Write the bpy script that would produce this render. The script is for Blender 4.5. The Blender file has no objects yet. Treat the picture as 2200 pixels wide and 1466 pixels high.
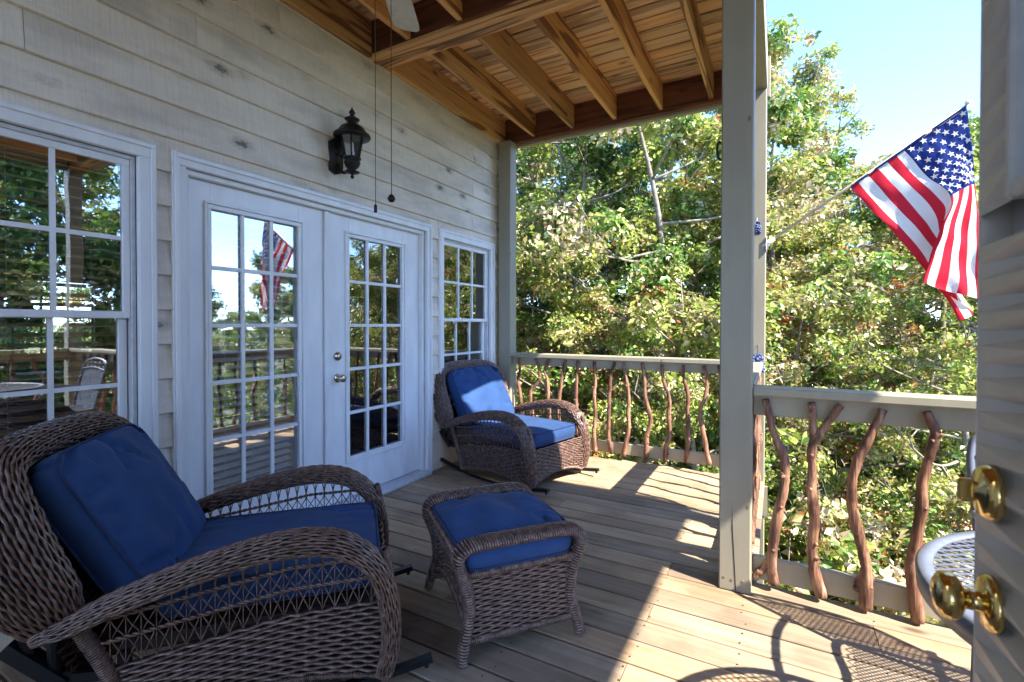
import bpy, math, random
import numpy as np
from mathutils import Vector, Matrix, noise
random.seed(7); rng = np.random.default_rng(7)
SC = bpy.context.scene
COL = SC.collection
rad = math.radians
# ------------------------------------------------------------------ camera
F_PX, YAW, PITCH, ROLL = 1034.26, .503741, .011709, .000723
CAM = np.array([2.68289, 0.0, 1.29149])
fw = np.array([-math.sin(YAW)*math.cos(PITCH), math.cos(YAW)*math.cos(PITCH), -math.sin(PITCH)])
r_ = np.array([math.cos(YAW), math.sin(YAW), 0.]); u_ = np.cross(r_, fw)
RT = r_*math.cos(ROLL)+u_*math.sin(ROLL); UP = -r_*math.sin(ROLL)+u_*math.cos(ROLL)
cd = bpy.data.cameras.new('camera'); co = bpy.data.objects.new('camera', cd); COL.objects.link(co)
co.matrix_world = Matrix(((RT[0], UP[0], -fw[0], CAM[0]), (RT[1], UP[1], -fw[1], CAM[1]), (RT[2], UP[2], -fw[2], CAM[2]), (0, 0, 0, 1)))
cd.sensor_width = 36; cd.lens = F_PX/2200*36; cd.shift_y = -23.22/2200
cd.clip_start = .05; cd.clip_end = 1500
cd.dof.use_dof = True; cd.dof.focus_distance = 2.3; cd.dof.aperture_fstop = 5.0
SC.camera = co
def onp(x, y, ax, val):            # photo pixel -> point on the plane axis=val
    q = fw+RT*(x-1100)/F_PX-UP*(y-709.78)/F_PX
    return CAM+q*((val-CAM[ax])/q[ax])
# ------------------------------------------------------------------ light
SUN_EL = rad(46.5); SUN_AZ = rad(105)          # clockwise from +Y
sdir = Vector((math.sin(SUN_AZ)*math.cos(SUN_EL), math.cos(SUN_AZ)*math.cos(SUN_EL), math.sin(SUN_EL)))
W = bpy.data.worlds.new('World'); SC.world = W; W.use_nodes = True
nt = W.node_tree; bg = nt.nodes['Background']
sky = nt.nodes.new('ShaderNodeTexSky'); sky.sky_type = 'NISHITA'; sky.sun_disc = False
sky.sun_elevation = SUN_EL; sky.sun_rotation = SUN_AZ; sky.air_density = 1.0; sky.dust_density = .3; sky.ozone_density = 3.0; sky.altitude = 6500
nt.links.new(sky.outputs[0], bg.inputs[0]); bg.inputs[1].default_value = .135
sl = bpy.data.lights.new('sun', 'SUN'); sl.energy = 2.1; sl.angle = rad(.53); sl.color = (1, .92, .80)
so = bpy.data.objects.new('sun', sl); COL.objects.link(so); so.rotation_euler = sdir.to_track_quat('Z', 'Y').to_euler(); so.location = (12, -4, 14)
VS = SC.view_settings; VS.view_transform = 'Standard'; VS.look = 'None'; VS.gamma = 1; VS.use_curve_mapping = False
VS.exposure = 3.25
SC.render.engine = 'CYCLES'
SC.cycles.max_bounces = 10; SC.cycles.diffuse_bounces = 6; SC.cycles.transparent_max_bounces = 16
# ------------------------------------------------------------------ materials
class NB:
    def __init__(s, name):
        s.m = bpy.data.materials.new(name); s.m.use_nodes = True; s.t = s.m.node_tree
        s.p = s.t.nodes['Principled BSDF']; s.out = s.t.nodes['Material Output']
    def n(s, typ, **kw):
        nd = s.t.nodes.new(typ)
        for k, v in kw.items():
            if k in nd.inputs: nd.inputs[k].default_value = v
            else: setattr(nd, k, v)
        return nd
    def l(s, a, b): s.t.links.new(a, b)
    def coord(s, scale=(1, 1, 1), kind='Object', rnd=0):
        tc = s.n('ShaderNodeTexCoord'); mp = s.n('ShaderNodeMapping'); mp.inputs['Scale'].default_value = scale
        src = tc.outputs[kind]
        if rnd:
            oi = s.n('ShaderNodeObjectInfo'); mul = s.n('ShaderNodeVectorMath', operation='SCALE')
            cx = s.n('ShaderNodeCombineXYZ')
            m1 = s.n('ShaderNodeMath', operation='MULTIPLY'); m1.inputs[1].default_value = 37.0*rnd
            m2 = s.n('ShaderNodeMath', operation='MULTIPLY'); m2.inputs[1].default_value = 91.0*rnd
            s.l(oi.outputs['Random'], m1.inputs[0]); s.l(oi.outputs['Random'], m2.inputs[0])
            s.l(m1.outputs[0], cx.inputs[0]); s.l(m2.outputs[0], cx.inputs[1]); s.l(m1.outputs[0], cx.inputs[2])
            ad = s.n('ShaderNodeVectorMath', operation='ADD'); s.l(src, ad.inputs[0]); s.l(cx.outputs[0], ad.inputs[1]); src = ad.outputs[0]
        s.l(src, mp.inputs['Vector']); return mp.outputs[0]
    def noise(s, vec, scale=5, detail=4, rough=.6, dist=0):
        nd = s.n('ShaderNodeTexNoise'); nd.inputs['Scale'].default_value = scale; nd.inputs['Detail'].default_value = detail
        nd.inputs['Roughness'].default_value = rough; nd.inputs['Distortion'].default_value = dist; s.l(vec, nd.inputs['Vector']); return nd.outputs['Fac']
    def ramp(s, fac, stops):
        cr = s.n('ShaderNodeValToRGB'); e = cr.color_ramp.elements
        while len(e) < len(stops): e.new(.5)
        for k, (p, c) in enumerate(stops): e[k].position = p; e[k].color = (*c, 1) if len(c) == 3 else c
        s.l(fac, cr.inputs[0]); return cr.outputs[0]
    def mix(s, a, b, fac, mode='MIX'):
        m = s.n('ShaderNodeMix', data_type='RGBA', blend_type=mode)
        for sock, v in ((m.inputs[0], fac), (m.inputs[6], a), (m.inputs[7], b)):
            if hasattr(v, 'is_linked'): s.l(v, sock)
            elif isinstance(v, (int, float)): sock.default_value = v
            else: sock.default_value = (*v, 1)
        return m.outputs[2]
    def bump(s, h, strength=.3, dist=.01):
        b = s.n('ShaderNodeBump'); b.inputs['Strength'].default_value = strength; b.inputs['Distance'].default_value = dist
        s.l(h, b.inputs['Height']); s.l(b.outputs[0], s.p.inputs['Normal'])
    def col(s, c):
        if hasattr(c, 'is_linked'): s.l(c, s.p.inputs['Base Color'])
        else: s.p.inputs['Base Color'].default_value = (*c, 1)
    def rough(s, v): s.p.inputs['Roughness'].default_value = v
    def rnd(s): return s.n('ShaderNodeObjectInfo').outputs['Random']
MAT = {}
def simple(name, c, rough=.5, metal=0, var=.12, scale=20, bump=0):
    b = NB(name); v = b.coord(); f = b.noise(v, scale, 4)
    lo = tuple(x*(1-var) for x in c); hi = tuple(min(1, x*(1+var)) for x in c)
    b.col(b.ramp(f, [(.3, lo), (.7, hi)])); b.rough(rough); b.p.inputs['Metallic'].default_value = metal
    if bump: b.bump(f, bump, .004)
    MAT[name] = b.m; return b
def wood(name, stops, grain_axis, gscale=9, rough=.7, rings=0, bump=.25, dirt=None, knots=True):
    b = NB(name); sc = [gscale*3.2]*3; sc[grain_axis] = gscale*.12
    v = b.coord(tuple(sc), rnd=1); f = b.noise(v, 1.0, 6, .62, .6)
    c = b.ramp(f, stops)
    if rings:
        sc2 = [7.]*3; sc2[grain_axis] = .55
        v2 = b.coord(tuple(sc2), rnd=1); w = b.noise(v2, 1.0, 2, .5, .4)
        mm = b.n('ShaderNodeMath', operation='MULTIPLY'); b.l(w, mm.inputs[0]); mm.inputs[1].default_value = 24
        sn = b.n('ShaderNodeMath', operation='SINE'); b.l(mm.outputs[0], sn.inputs[0])
        g = b.ramp(sn.outputs[0], [(.0, (1.1, 1.08, 1.05)), (.5, (1, 1, 1)), (.8, (1-rings, 1-rings*1.15, 1-rings*1.25))])
        c = b.mix(c, g, 1.0, 'MULTIPLY')
    if knots:
        sc3 = [5.]*3; sc3[grain_axis] = 2.2
        vo = b.n('ShaderNodeTexVoronoi'); vo.inputs['Scale'].default_value = 1.0; b.l(b.coord(tuple(sc3), rnd=1), vo.inputs['Vector'])
        k = b.ramp(vo.outputs['Distance'], [(.05, (.28, .2, .15)), (.13, (1, 1, 1))]); c = b.mix(c, k, .8, 'MULTIPLY')
    # piece to piece difference
    t = b.ramp(b.rnd(), [(0, (.66, .65, .66)), (.35, (.95, .97, 1.0)), (.65, (1.12, 1.08, 1.02)), (1, (.98, .86, .76))]); c = b.mix(c, t, 1, 'MULTIPLY')
    if dirt:
        d = b.ramp(b.noise(b.coord((1.3, 1.3, 1.3), rnd=1), 1.5, 5), [(.38, dirt), (.56, (1, 1, 1))]); c = b.mix(c, d, .95, 'MULTIPLY')
    b.col(c); b.rough(rough); b.bump(f, bump, .003); MAT[name] = b.m; return b
wood('deck_wood', [(.25, (.235, .175, .112)), (.5, (.365, .275, .182)), (.75, (.465, .355, .24))], 0, dirt=(.62, .6, .6), rough=.75)
wood('joist_wood', [(.25, (.40, .19, .065)), (.5, (.58, .31, .12)), (.75, (.68, .41, .19))], 1, rings=.6, rough=.6)
wood('beam_wood', [(.25, (.38, .18, .065)), (.5, (.54, .29, .115)), (.75, (.66, .40, .19))], 0, rings=.6, rough=.6)
wood('ceiling_wood', [(.25, (.52, .29, .15)), (.5, (.71, .45, .26)), (.75, (.80, .56, .36))], 0, rings=.35, rough=.65)
wood('red_beam_wood', [(.25, (.075, .022, .012)), (.5, (.13, .04, .018)), (.8, (.21, .075, .03))], 0, rings=.5, rough=.5)
def stick_mat():
    b = NB('stick_wood'); f = b.noise(b.coord((55, 55, 3.2), rnd=1), 1, 6, .65, .8)
    c = b.ramp(f, [(.30, (.085, .042, .028)), (.46, (.23, .12, .078)), (.58, (.36, .22, .145)), (.72, (.55, .41, .31))])
    pt = b.noise(b.coord((16, 16, 4.5), rnd=1), 1, 5, .6); k = b.ramp(pt, [(.40, (.26, .19, .17)), (.50, (.85, .78, .74)), (.62, (1.1, 1.05, 1.0))])
    c = b.mix(c, k, .85, 'MULTIPLY'); t_ = b.ramp(b.rnd(), [(0, (.7, .62, .6)), (1, (1.1, 1.05, 1))]); b.col(b.mix(c, t_, 1, 'MULTIPLY')); b.rough(.55); b.bump(f, .9, .006); MAT['stick_wood'] = b.m
stick_mat()
def siding_mat():
    b = NB('siding_paint'); v = b.coord((3, 1.4, 6), rnd=1)
    base = b.ramp(b.noise(v, 1.2, 6, .65), [(.3, (.58, .52, .43)), (.5, (.70, .63, .53)), (.7, (.77, .70, .595))])
    fine = b.ramp(b.noise(b.coord((20, 190, 6), rnd=1), 1, 3), [(.35, (.86, .86, .86)), (.6, (1, 1, 1))])
    c = b.mix(base, fine, .8, 'MULTIPLY')
    vo = b.n('ShaderNodeTexVoronoi'); vo.inputs['Scale'].default_value = 1
    wv = b.n('ShaderNodeVectorMath', operation='ADD')
    nz = b.n('ShaderNodeTexNoise'); nz.inputs['Scale'].default_value = 14; co_ = b.coord((1, 2.6, 5.2), rnd=1); b.l(co_, nz.inputs['Vector'])
    scn = b.n('ShaderNodeVectorMath', operation='SCALE'); scn.inputs['Scale'].default_value = .22; b.l(nz.outputs['Color'], scn.inputs[0])
    b.l(co_, wv.inputs[0]); b.l(scn.outputs[0], wv.inputs[1]); b.l(wv.outputs[0], vo.inputs['Vector'])
    k = b.ramp(vo.outputs['Distance'], [(.07, (.16, .15, .14)), (.11, (.66, .65, .64)), (.25, (1, 1, 1))]); c = b.mix(c, k, .9, 'MULTIPLY')
    sm = b.ramp(b.noise(b.coord((2, 1.1, 3.4), rnd=1), 1.4, 5, .6), [(.36, (.66, .66, .68)), (.52, (1, 1, 1))]); c = b.mix(c, sm, .55, 'MULTIPLY')
    b.col(c); b.rough(.6); b.bump(b.noise(b.coord((20, 120, 10), rnd=1), 1, 4), .25, .002); MAT['siding'] = b.m
siding_mat()
def paint(name, c, chips=True, rough=.5):
    b = NB(name); f = b.noise(b.coord((4, 4, 1.2), rnd=1), 2.5, 5)
    k = b.ramp(f, [(.3, tuple(x*.86 for x in c)), (.7, c)])
    if chips:
        vo = b.n('ShaderNodeTexVoronoi'); vo.inputs['Scale'].default_value = 5; b.l(b.coord((1, 1, .6), rnd=1), vo.inputs['Vector'])
        k = b.mix(k, b.ramp(vo.outputs['Distance'], [(.03, (.3, .28, .24)), (.06, (1, 1, 1))]), .8, 'MULTIPLY')
    b.col(k); b.rough(rough); b.bump(b.noise(b.coord((40, 40, 6), rnd=1), 1, 3), .15, .002); MAT[name] = b.m
paint('post_paint', (.29, .265, .20)); paint('rail_paint', (.33, .30, .215))
paint('white_trim', (.78, .79, .81), False, .4); paint('door_white', (.80, .81, .83), False, .35); paint('door_grey', (.60, .575, .55), False, .4)
simple('dark_gap', (.01, .01, .01), .9); simple('vinyl_grey', (.52, .53, .57), .4)
simple('black_metal', (.012, .013, .016), .38, .3, .3); simple('lantern_black', (.012, .011, .012), .4, .5, .5, 60, .3)
simple('bronze', (.03, .02, .016), .4, .7); simple('chain_metal', (.09, .06, .04), .4, .8)
simple('brass', (.72, .52, .20), .12, 1.0, .1, 40); simple('satin_brass', (.55, .50, .40), .2, 1.0, .05)
simple('table_metal', (.15, .17, .22), .4, .25, .15, 30); simple('fan_blade', (.55, .52, .42), .5)
simple('slat_white', (.80, .78, .78), .5); simple('slat_wood', (.70, .46, .25), .5)
simple('pole_wood', (.62, .55, .40), .5); simple('blue_plastic', (.06, .09, .22), .6, 0, .3, 60, .4)
simple('bark', (.20, .165, .13), .9, 0, .5, 14, .8); simple('bark_pale', (.24, .215, .18), .9, 0, .45, 10, .8)
simple('interior_wall', (.22, .17, .12), .8); simple('interior_floor', (.16, .08, .04), .5); simple('dark_shade', (.02, .025, .03), .7)
simple('under_wood', (.20, .16, .11), .8); simple('roof_grey', (.25, .24, .22), .8)
def wicker():
    b = NB('wicker'); f = b.noise(b.coord(), 38, 3)
    b.col(b.ramp(f, [(.3, (.075, .042, .032)), (.5, (.145, .086, .066)), (.72, (.25, .16, .13))])); b.rough(.27); b.p.inputs['Specular IOR Level'].default_value = .7
    b.bump(b.noise(b.coord(), 400, 2), .1, .001); MAT['wicker'] = b.m
    b = NB('wicker_shade_core'); b.col((.022, .013, .01)); b.rough(.7); MAT['wicker_shade_core'] = b.m  # near-black colour stands in for the shade between the strands
wicker()
def fabric():
    b = NB('fabric'); f = b.noise(b.coord(), 3.5, 4)
    b.col(b.ramp(f, [(.3, (.006, .036, .125)), (.7, (.013, .058, .185))])); b.rough(.85)
    b.p.inputs['Sheen Weight'].default_value = .04; b.p.inputs['Sheen Roughness'].default_value = .5
    w = b.n('ShaderNodeTexNoise'); w.inputs['Scale'].default_value = 900; b.l(b.coord(), w.inputs['Vector'])
    cr = b.noise(b.coord((1.0, 1.6, 1.2)), 4, 2, .45, .3)
    ad = b.n('ShaderNodeMath', operation='MULTIPLY_ADD'); b.l(w.outputs[0], ad.inputs[0]); ad.inputs[1].default_value = .03; b.l(cr, ad.inputs[2])
    b.bump(ad.outputs[0], .3, .02); MAT['fabric'] = b.m
    b = NB('piping'); b.col((.008, .025, .09)); b.rough(.8); MAT['piping'] = b.m
fabric()
def glass(name, refl=.38, tint=(.9, .93, .95), rough=0.0):
    b = NB(name); t = b.t; t.nodes.remove(b.p)
    tr = b.n('ShaderNodeBsdfTransparent'); tr.inputs[0].default_value = (*tint, 1)
    gl = b.n('ShaderNodeBsdfGlossy'); gl.inputs['Roughness'].default_value = rough; gl.inputs[0].default_value = (.95, .97, 1, 1)
    fr = b.n('ShaderNodeFresnel'); fr.inputs[0].default_value = 1.5
    mr = b.n('ShaderNodeMapRange'); b.l(fr.outputs[0], mr.inputs[0]); mr.inputs[3].default_value = refl; mr.inputs[4].default_value = 1
    nz = b.noise(b.coord((1.3, 1.3, 1.3)), 2.2, 2); bp = b.n('ShaderNodeBump'); bp.inputs['Strength'].default_value = .006; bp.inputs['Distance'].default_value = .05
    b.l(nz, bp.inputs['Height']); b.l(bp.outputs[0], gl.inputs['Normal'])
    mx = b.n('ShaderNodeMixShader'); b.l(mr.outputs[0], mx.inputs[0]); b.l(tr.outputs[0], mx.inputs[1]); b.l(gl.outputs[0], mx.inputs[2]); b.l(mx.outputs[0], b.out.inputs[0])
    MAT[name] = b.m
glass('glass', .22, (.97, .98, .98)); glass('lantern_glass', .12, (.85, .88, .9), .03)
def leaf(name, c, trans=.4):
    b = NB(name); t = b.t; t.nodes.remove(b.p)
    d = b.n('ShaderNodeBsdfDiffuse'); tl = b.n('ShaderNodeBsdfTranslucent'); g = b.n('ShaderNodeBsdfGlossy'); g.inputs['Roughness'].default_value = .35
    hs = b.n('ShaderNodeHueSaturation'); hs.inputs['Color'].default_value = (*c, 1)
    v = b.noise(b.coord(), 3.1, 3); mr = b.n('ShaderNodeMapRange'); b.l(v, mr.inputs[0]); mr.inputs[1].default_value = .3; mr.inputs[2].default_value = .7; mr.inputs[3].default_value = .6; mr.inputs[4].default_value = 1.5
    b.l(mr.outputs[0], hs.inputs['Value'])
    b.l(hs.outputs[0], d.inputs[0]); b.l(hs.outputs[0], tl.inputs[0])
    m1 = b.n('ShaderNodeMixShader'); m1.inputs[0].default_value = trans; b.l(d.outputs[0], m1.inputs[1]); b.l(tl.outputs[0], m1.inputs[2])
    m2 = b.n('ShaderNodeMixShader'); m2.inputs[0].default_value = .06; b.l(m1.outputs[0], m2.inputs[1]); b.l(g.outputs[0], m2.inputs[2])
    b.l(m2.outputs[0], b.out.inputs[0]); MAT[name] = b.m
leaf('leaf_green', (.12, .235, .04)); leaf('leaf_lime', (.35, .42, .085)); leaf('leaf_olive', (.40, .37, .14)); leaf('leaf_tan', (.56, .46, .31), .25)
leaf('leaf_rust', (.42, .17, .055)); leaf('leaf_dark', (.05, .115, .028)); leaf('grass', (.12, .22, .035))
for nm, c in (('flag_red', (.62, .03, .055)), ('flag_white', (.80, .80, .82)), ('flag_blue', (.025, .045, .20))):
    b = NB(nm); t = b.t; d = b.n('ShaderNodeBsdfDiffuse'); tl = b.n('ShaderNodeBsdfTranslucent'); mx = b.n('ShaderNodeMixShader'); t.nodes.remove(b.p)
    w = b.n('ShaderNodeTexWave'); w.inputs['Scale'].default_value = 160; b.l(b.coord(), w.inputs['Vector'])
    k = b.ramp(w.outputs['Fac'], [(0, tuple(x*.92 for x in c)), (1, c)]); b.l(k, d.inputs[0]); b.l(k, tl.inputs[0]); mx.inputs[0].default_value = .3
    b.l(d.outputs[0], mx.inputs[1]); b.l(tl.outputs[0], mx.inputs[2]); b.l(mx.outputs[0], b.out.inputs[0]); MAT[nm] = b.m
def ground_mat():
    b = NB('ground_litter'); f = b.noise(b.coord(), .6, 6); g = b.noise(b.coord(), 7, 6, .7)
    a = b.ramp(g, [(.3, (.05, .04, .025)), (.5, (.13, .11, .06)), (.7, (.24, .20, .12))]); c = b.ramp(g, [(.3, (.03, .06, .015)), (.7, (.12, .17, .045))])
    m = b.ramp(f, [(.42, (0, 0, 0)), (.58, (1, 1, 1))]); b.col(b.mix(a, c, m)); b.rough(.95); b.bump(g, .8, .05); MAT['ground'] = b.m
ground_mat()
# ------------------------------------------------------------------ mesh helpers
class MB:
    def __init__(s): s.v = []; s.f = []; s.mi = []; s.n = 0; s.cur = 0
    def add(s, v, f):
        v = np.asarray(v, float).reshape(-1, 3); s.v.append(v)
        for q in f: s.f.append(tuple(int(i)+s.n for i in q))
        s.mi += [s.cur]*len(f); s.n += len(v); return s
    def box(s, x0, x1, y0, y1, z0, z1):
        return s.add([(x, y, z) for x in (x0, x1) for y in (y0, y1) for z in (z0, z1)], [(0, 1, 3, 2), (4, 6, 7, 5), (0, 4, 5, 1), (2, 3, 7, 6), (0, 2, 6, 4), (1, 5, 7, 3)])
    def bbox(s, x0, x1, y0, y1, z0, z1, b=.004):     # box with chamfered edges
        lo = np.array([x0, y0, z0]); hi = np.array([x1, y1, z1]); b = min(b, *(hi-lo)*.4)
        v = []; idx = {}
        for sx in (0, 1):
            for sy in (0, 1):
                for sz in (0, 1):
                    c = [(lo, hi)[q][k] for k, q in enumerate((sx, sy, sz))]; sg = [1-2*q for q in (sx, sy, sz)]
                    for a in range(3):
                        p = [c[k]+(sg[k]*b if k != a else 0) for k in range(3)]; idx[(sx, sy, sz, a)] = len(v); v.append(p)
        f = []
        for a in range(3):
            o = [k for k in range(3) if k != a]
            for q in (0, 1):
                def K(i, j): t = [0, 0, 0]; t[a] = q; t[o[0]] = i; t[o[1]] = j; return idx[(*t, a)]
                f.append((K(0, 0), K(1, 0), K(1, 1), K(0, 1)))
        for a in range(3):                               # edges along axis a
            o = [k for k in range(3) if k != a]
            for i in (0, 1):
                for j in (0, 1):
                    def K(q, w): t = [0, 0, 0]; t[a] = q; t[o[0]] = i; t[o[1]] = j; return idx[(*t, w)]
                    f.append((K(0, o[0]), K(0, o[1]), K(1, o[1]), K(1, o[0])))
        for sx in (0, 1):
            for sy in (0, 1):
                for sz in (0, 1): f.append(tuple(idx[(sx, sy, sz, a)] for a in range(3)))
        return s.add(v, f)
    def obox(s, c, ax, ay, az):                           # centre + three half axes
        c, ax, ay, az = (np.asarray(q, float) for q in (c, ax, ay, az))
        return s.add([c+i*ax+j*ay+k*az for i in (-1, 1) for j in (-1, 1) for k in (-1, 1)], [(0, 1, 3, 2), (4, 6, 7, 5), (0, 4, 5, 1), (2, 3, 7, 6), (0, 2, 6, 4), (1, 5, 7, 3)])
    def bar(s, p, q, w, h, up=(0, 0, 1)):
        p = np.asarray(p, float); q = np.asarray(q, float); t = (q-p); L = np.linalg.norm(t); t /= L
        sd = np.cross(t, up); sd /= np.linalg.norm(sd); u = np.cross(sd, t)
        return s.obox((p+q)/2, t*L/2, sd*w/2, u*h/2)
    def tube(s, pts, r, n=8, nrm=None, flat=1.0, cap=True, closed=False):
        P = np.asarray(pts, float); N = len(P); r = np.broadcast_to(np.asarray(r, float), (N,))
        T = np.gradient(P, axis=0) if not closed else np.roll(P, -1, 0)-np.roll(P, 1, 0)
        T /= np.linalg.norm(T, axis=1)[:, None]+1e-12
        if nrm is None:
            A = np.zeros((N, 3)); a = np.cross(T[0], (0, 0, 1.)) if abs(T[0][2]) < .9 else np.cross(T[0], (1., 0, 0))
            a /= np.linalg.norm(a)
            for i in range(N):
                a = a-T[i]*(a@T[i]); a /= np.linalg.norm(a)+1e-12; A[i] = a
        else:
            A = np.broadcast_to(np.asarray(nrm, float), (N, 3)); A = A-T*(A*T).sum(1)[:, None]; A = A/(np.linalg.norm(A, axis=1)[:, None]+1e-12)
        B = np.cross(T, A); th = np.arange(n)*2*np.pi/n
        V = P[:, None]+r[:, None, None]*(np.cos(th)[None, :, None]*A[:, None]*flat+np.sin(th)[None, :, None]*B[:, None])
        M = N if closed else N-1
        i = np.arange(M)[:, None]; j = np.arange(n)[None]; i2 = (i+1) % N; j2 = (j+1) % n
        F = np.stack(np.broadcast_arrays(i*n+j, i*n+j2, i2*n+j2, i2*n+j), -1).reshape(-1, 4)
        fl = [tuple(q) for q in F.tolist()]
        if cap and not closed: fl += [tuple(range(n-1, -1, -1)), tuple(range((N-1)*n, N*n))]
        return s.add(V.reshape(-1, 3), fl)
    def lathe(s, prof, c=(0, 0, 0), n=20, axis=2):
        V = []; c = np.asarray(c, float)
        for (r, h) in prof:
            for k in range(n):
                a = 2*math.pi*k/n; p = [r*math.cos(a), r*math.sin(a), h]
                if axis == 0: p = [h, p[0], p[1]]
                V.append(c+p)
        f = [(i*n+k, i*n+(k+1) % n, (i+1)*n+(k+1) % n, (i+1)*n+k) for i in range(len(prof)-1) for k in range(n)]
        f += [tuple(range(n-1, -1, -1)), tuple(range((len(prof)-1)*n, len(prof)*n))]
        return s.add(V, f)
    def prism(s, poly, axis, a0, a1):                     # 2d polygon extruded along axis
        o = [k for k in range(3) if k != axis]; V = []
        for a in (a0, a1):
            for p in poly:
                q = [0, 0, 0]; q[axis] = a; q[o[0]] = p[0]; q[o[1]] = p[1]; V.append(q)
        n = len(poly)
        return s.add(V, [tuple(range(n-1, -1, -1)), tuple(range(n, 2*n))]+[(i, (i+1) % n, n+(i+1) % n, n+i) for i in range(n)])
    def grid(s, V, nu, nv):
        return s.add(V, [(i*nv+j, i*nv+j+1, (i+1)*nv+j+1, (i+1)*nv+j) for i in range(nu-1) for j in range(nv-1)])
    def mesh(s, name, mats, smooth=False):
        me = bpy.data.meshes.new(name); me.from_pydata(np.concatenate(s.v).tolist() if s.v else [], [], s.f)
        for m in (mats if isinstance(mats, (list, tuple)) else [mats]): me.materials.append(MAT[m])
        if max(s.mi, default=0): me.polygons.foreach_set('material_index', s.mi)
        if smooth: me.polygons.foreach_set('use_smooth', [True]*len(s.f))
        me.update(); return me
    def build(s, name, mats, parent=None, smooth=False, world=True):
        if parent is not None and world:                  # vertices given in world space, parent unrotated
            l = np.array(parent.get('_base', (0, 0, 0)), float); s.v = [q-l for q in s.v]
        o = link(name, s.mesh(name, mats, smooth), parent)
        if parent is not None and '_base' in parent: o['_base'] = parent['_base']; BASES.append(o)
        return o
def link(name, me, parent=None):
    o = bpy.data.objects.new(name, me); COL.objects.link(o); o.parent = parent; return o
def tag(o, label=None, cat=None, group=None, kind=None):
    for k, v in (('label', label), ('category', cat), ('group', group), ('kind', kind)):
        if v: o[k] = v
    return o
BASES = []
def thing(name, loc, label=None, cat=None, group=None, kind=None, rz=0):
    o = bpy.data.objects.new(name, None); COL.objects.link(o); o.location = loc; o.rotation_euler = (0, 0, rz); o.empty_display_size = .1
    o['_base'] = tuple(float(q) for q in loc); BASES.append(o); return tag(o, label, cat, group, kind)
def sub(part, parent_base): part['_base'] = tuple(parent_base); BASES.append(part); return part
def copy_tree(o, parent=None):
    c = o.copy(); COL.objects.link(c); c.parent = parent
    for ch in list(o.children): copy_tree(ch, c)
    return c
def crom(pts, n):                                         # smooth curve through points
    P = np.asarray(pts, float); P = np.vstack([2*P[0]-P[1], P, 2*P[-1]-P[-2]]); m = len(P)-3
    t = np.linspace(0, m, n); i = np.minimum(t.astype(int), m-1); f = (t-i)[:, None]
    a, b, c, d = P[i], P[i+1], P[i+2], P[i+3]
    return .5*((2*b)+(-a+c)*f+(2*a-5*b+4*c-d)*f**2+(-a+3*b-3*c+d)*f**3)
def resample(P, step):
    P = np.asarray(P, float); d = np.r_[0, np.cumsum(np.linalg.norm(np.diff(P, axis=0), axis=1))]
    n = max(2, int(d[-1]/step)+1); t = np.linspace(0, d[-1], n)
    return np.stack([np.interp(t, d, P[:, k]) for k in range(P.shape[1])], 1), t
# ================================================================== SETTING
# ---- ground: one sheet, level by the house, rising gently under the wood, falling away to the right
def gz(x, y):
    z = -2.7 + .10*max(0, min(y, 30)-7)
    if x > 6: z -= .16*(min(x, 40)-6)
    return z+.12*noise.noise(Vector((x*.3, y*.3, 0)))
m = MB(); xs = sorted(set([-600, -300, -150, -80, -50]+list(range(-30, 46, 2))+[60, 90, 150, 300, 600])); ys = sorted(set([-600, -300, -100, -50]+list(range(-24, 46, 2))+[60, 90, 150, 300, 700]))
m.grid([(x, y, gz(x, y)) for x in xs for y in ys], len(xs), len(ys))
tag(m.build('ground', 'ground', smooth=True), kind='structure')
# ---- deck: boards run away from the house wall
deck = thing('deck', (0, 0, 0), kind='structure')
PITCH_B = .1478; Y0 = 2.551 - 18*PITCH_B
def deck_board(x0, x1, y0, y1):
    m = MB(); dz = random.uniform(-.0012, .0012); b = .004
    m.prism([(y0, -.038), (y1, -.038), (y1, -b+dz), (y1-b, dz), (y0+b, dz), (y0, -b+dz)], 0, x0, x1)
    # prism axis 0: polygon is (y,z)
    m.build('deck_board', 'deck_wood', deck)
nails = MB()
for k in range(-10, 32):
    y0 = Y0+k*PITCH_B+.005; y1 = y0+PITCH_B-.010
    if y0 > 4.5: break
    y1 = min(y1, 4.53)
    xe = 1.90 if y0 < -.115 else 5.14 if y1 < 2.72 else 2.60
    cuts = {0: [2.19], 1: [1.32, 4.35], 2: [3.05]}[k % 3] if xe > 3 else ({0: [], 1: [1.32], 2: []}[k % 3])
    e = [.03]+cuts+[xe]
    for a, b in zip(e, e[1:]): deck_board(a+.0015, b-.0015, y0, y1)
    for jx in (.45, .88, 1.32, 1.75, 2.19, 2.56, 3.05, 3.48, 3.92, 4.35, 4.8):
        if jx > xe: break
        for yy in (y0+.03, y1-.03):
            px = jx+random.uniform(-.012, .012); py = yy+random.uniform(-.006, .006)
            nails.add([(px+.0042*math.cos(t*1.047), py+.0042*math.sin(t*1.047), .0018) for t in range(6)], [tuple(range(6))])
o = nails.build('nail_heads', 'black_metal', deck); o['kind'] = 'stuff'
m = MB()
for jx in (.45, .88, 1.32, 1.75, 2.19, 2.56, 3.05, 3.48, 3.92, 4.35, 4.8, 5.08): m.box(jx-.019, jx+.019, -1.55 if jx < 1.9 else -.1, 2.6 if jx > 2.6 else 4.44, -.245, -.040)
m.build('deck_joists', 'under_wood', deck)
m = MB(); m.box(.03, 2.62, 4.45, 4.488, -.28, -.040); m.build('rim_board', 'rail_paint', deck)
m = MB(); m.box(2.64, 5.14, 2.625, 2.66, -.28, -.040); m.build('rim_board', 'rail_paint', deck)
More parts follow.
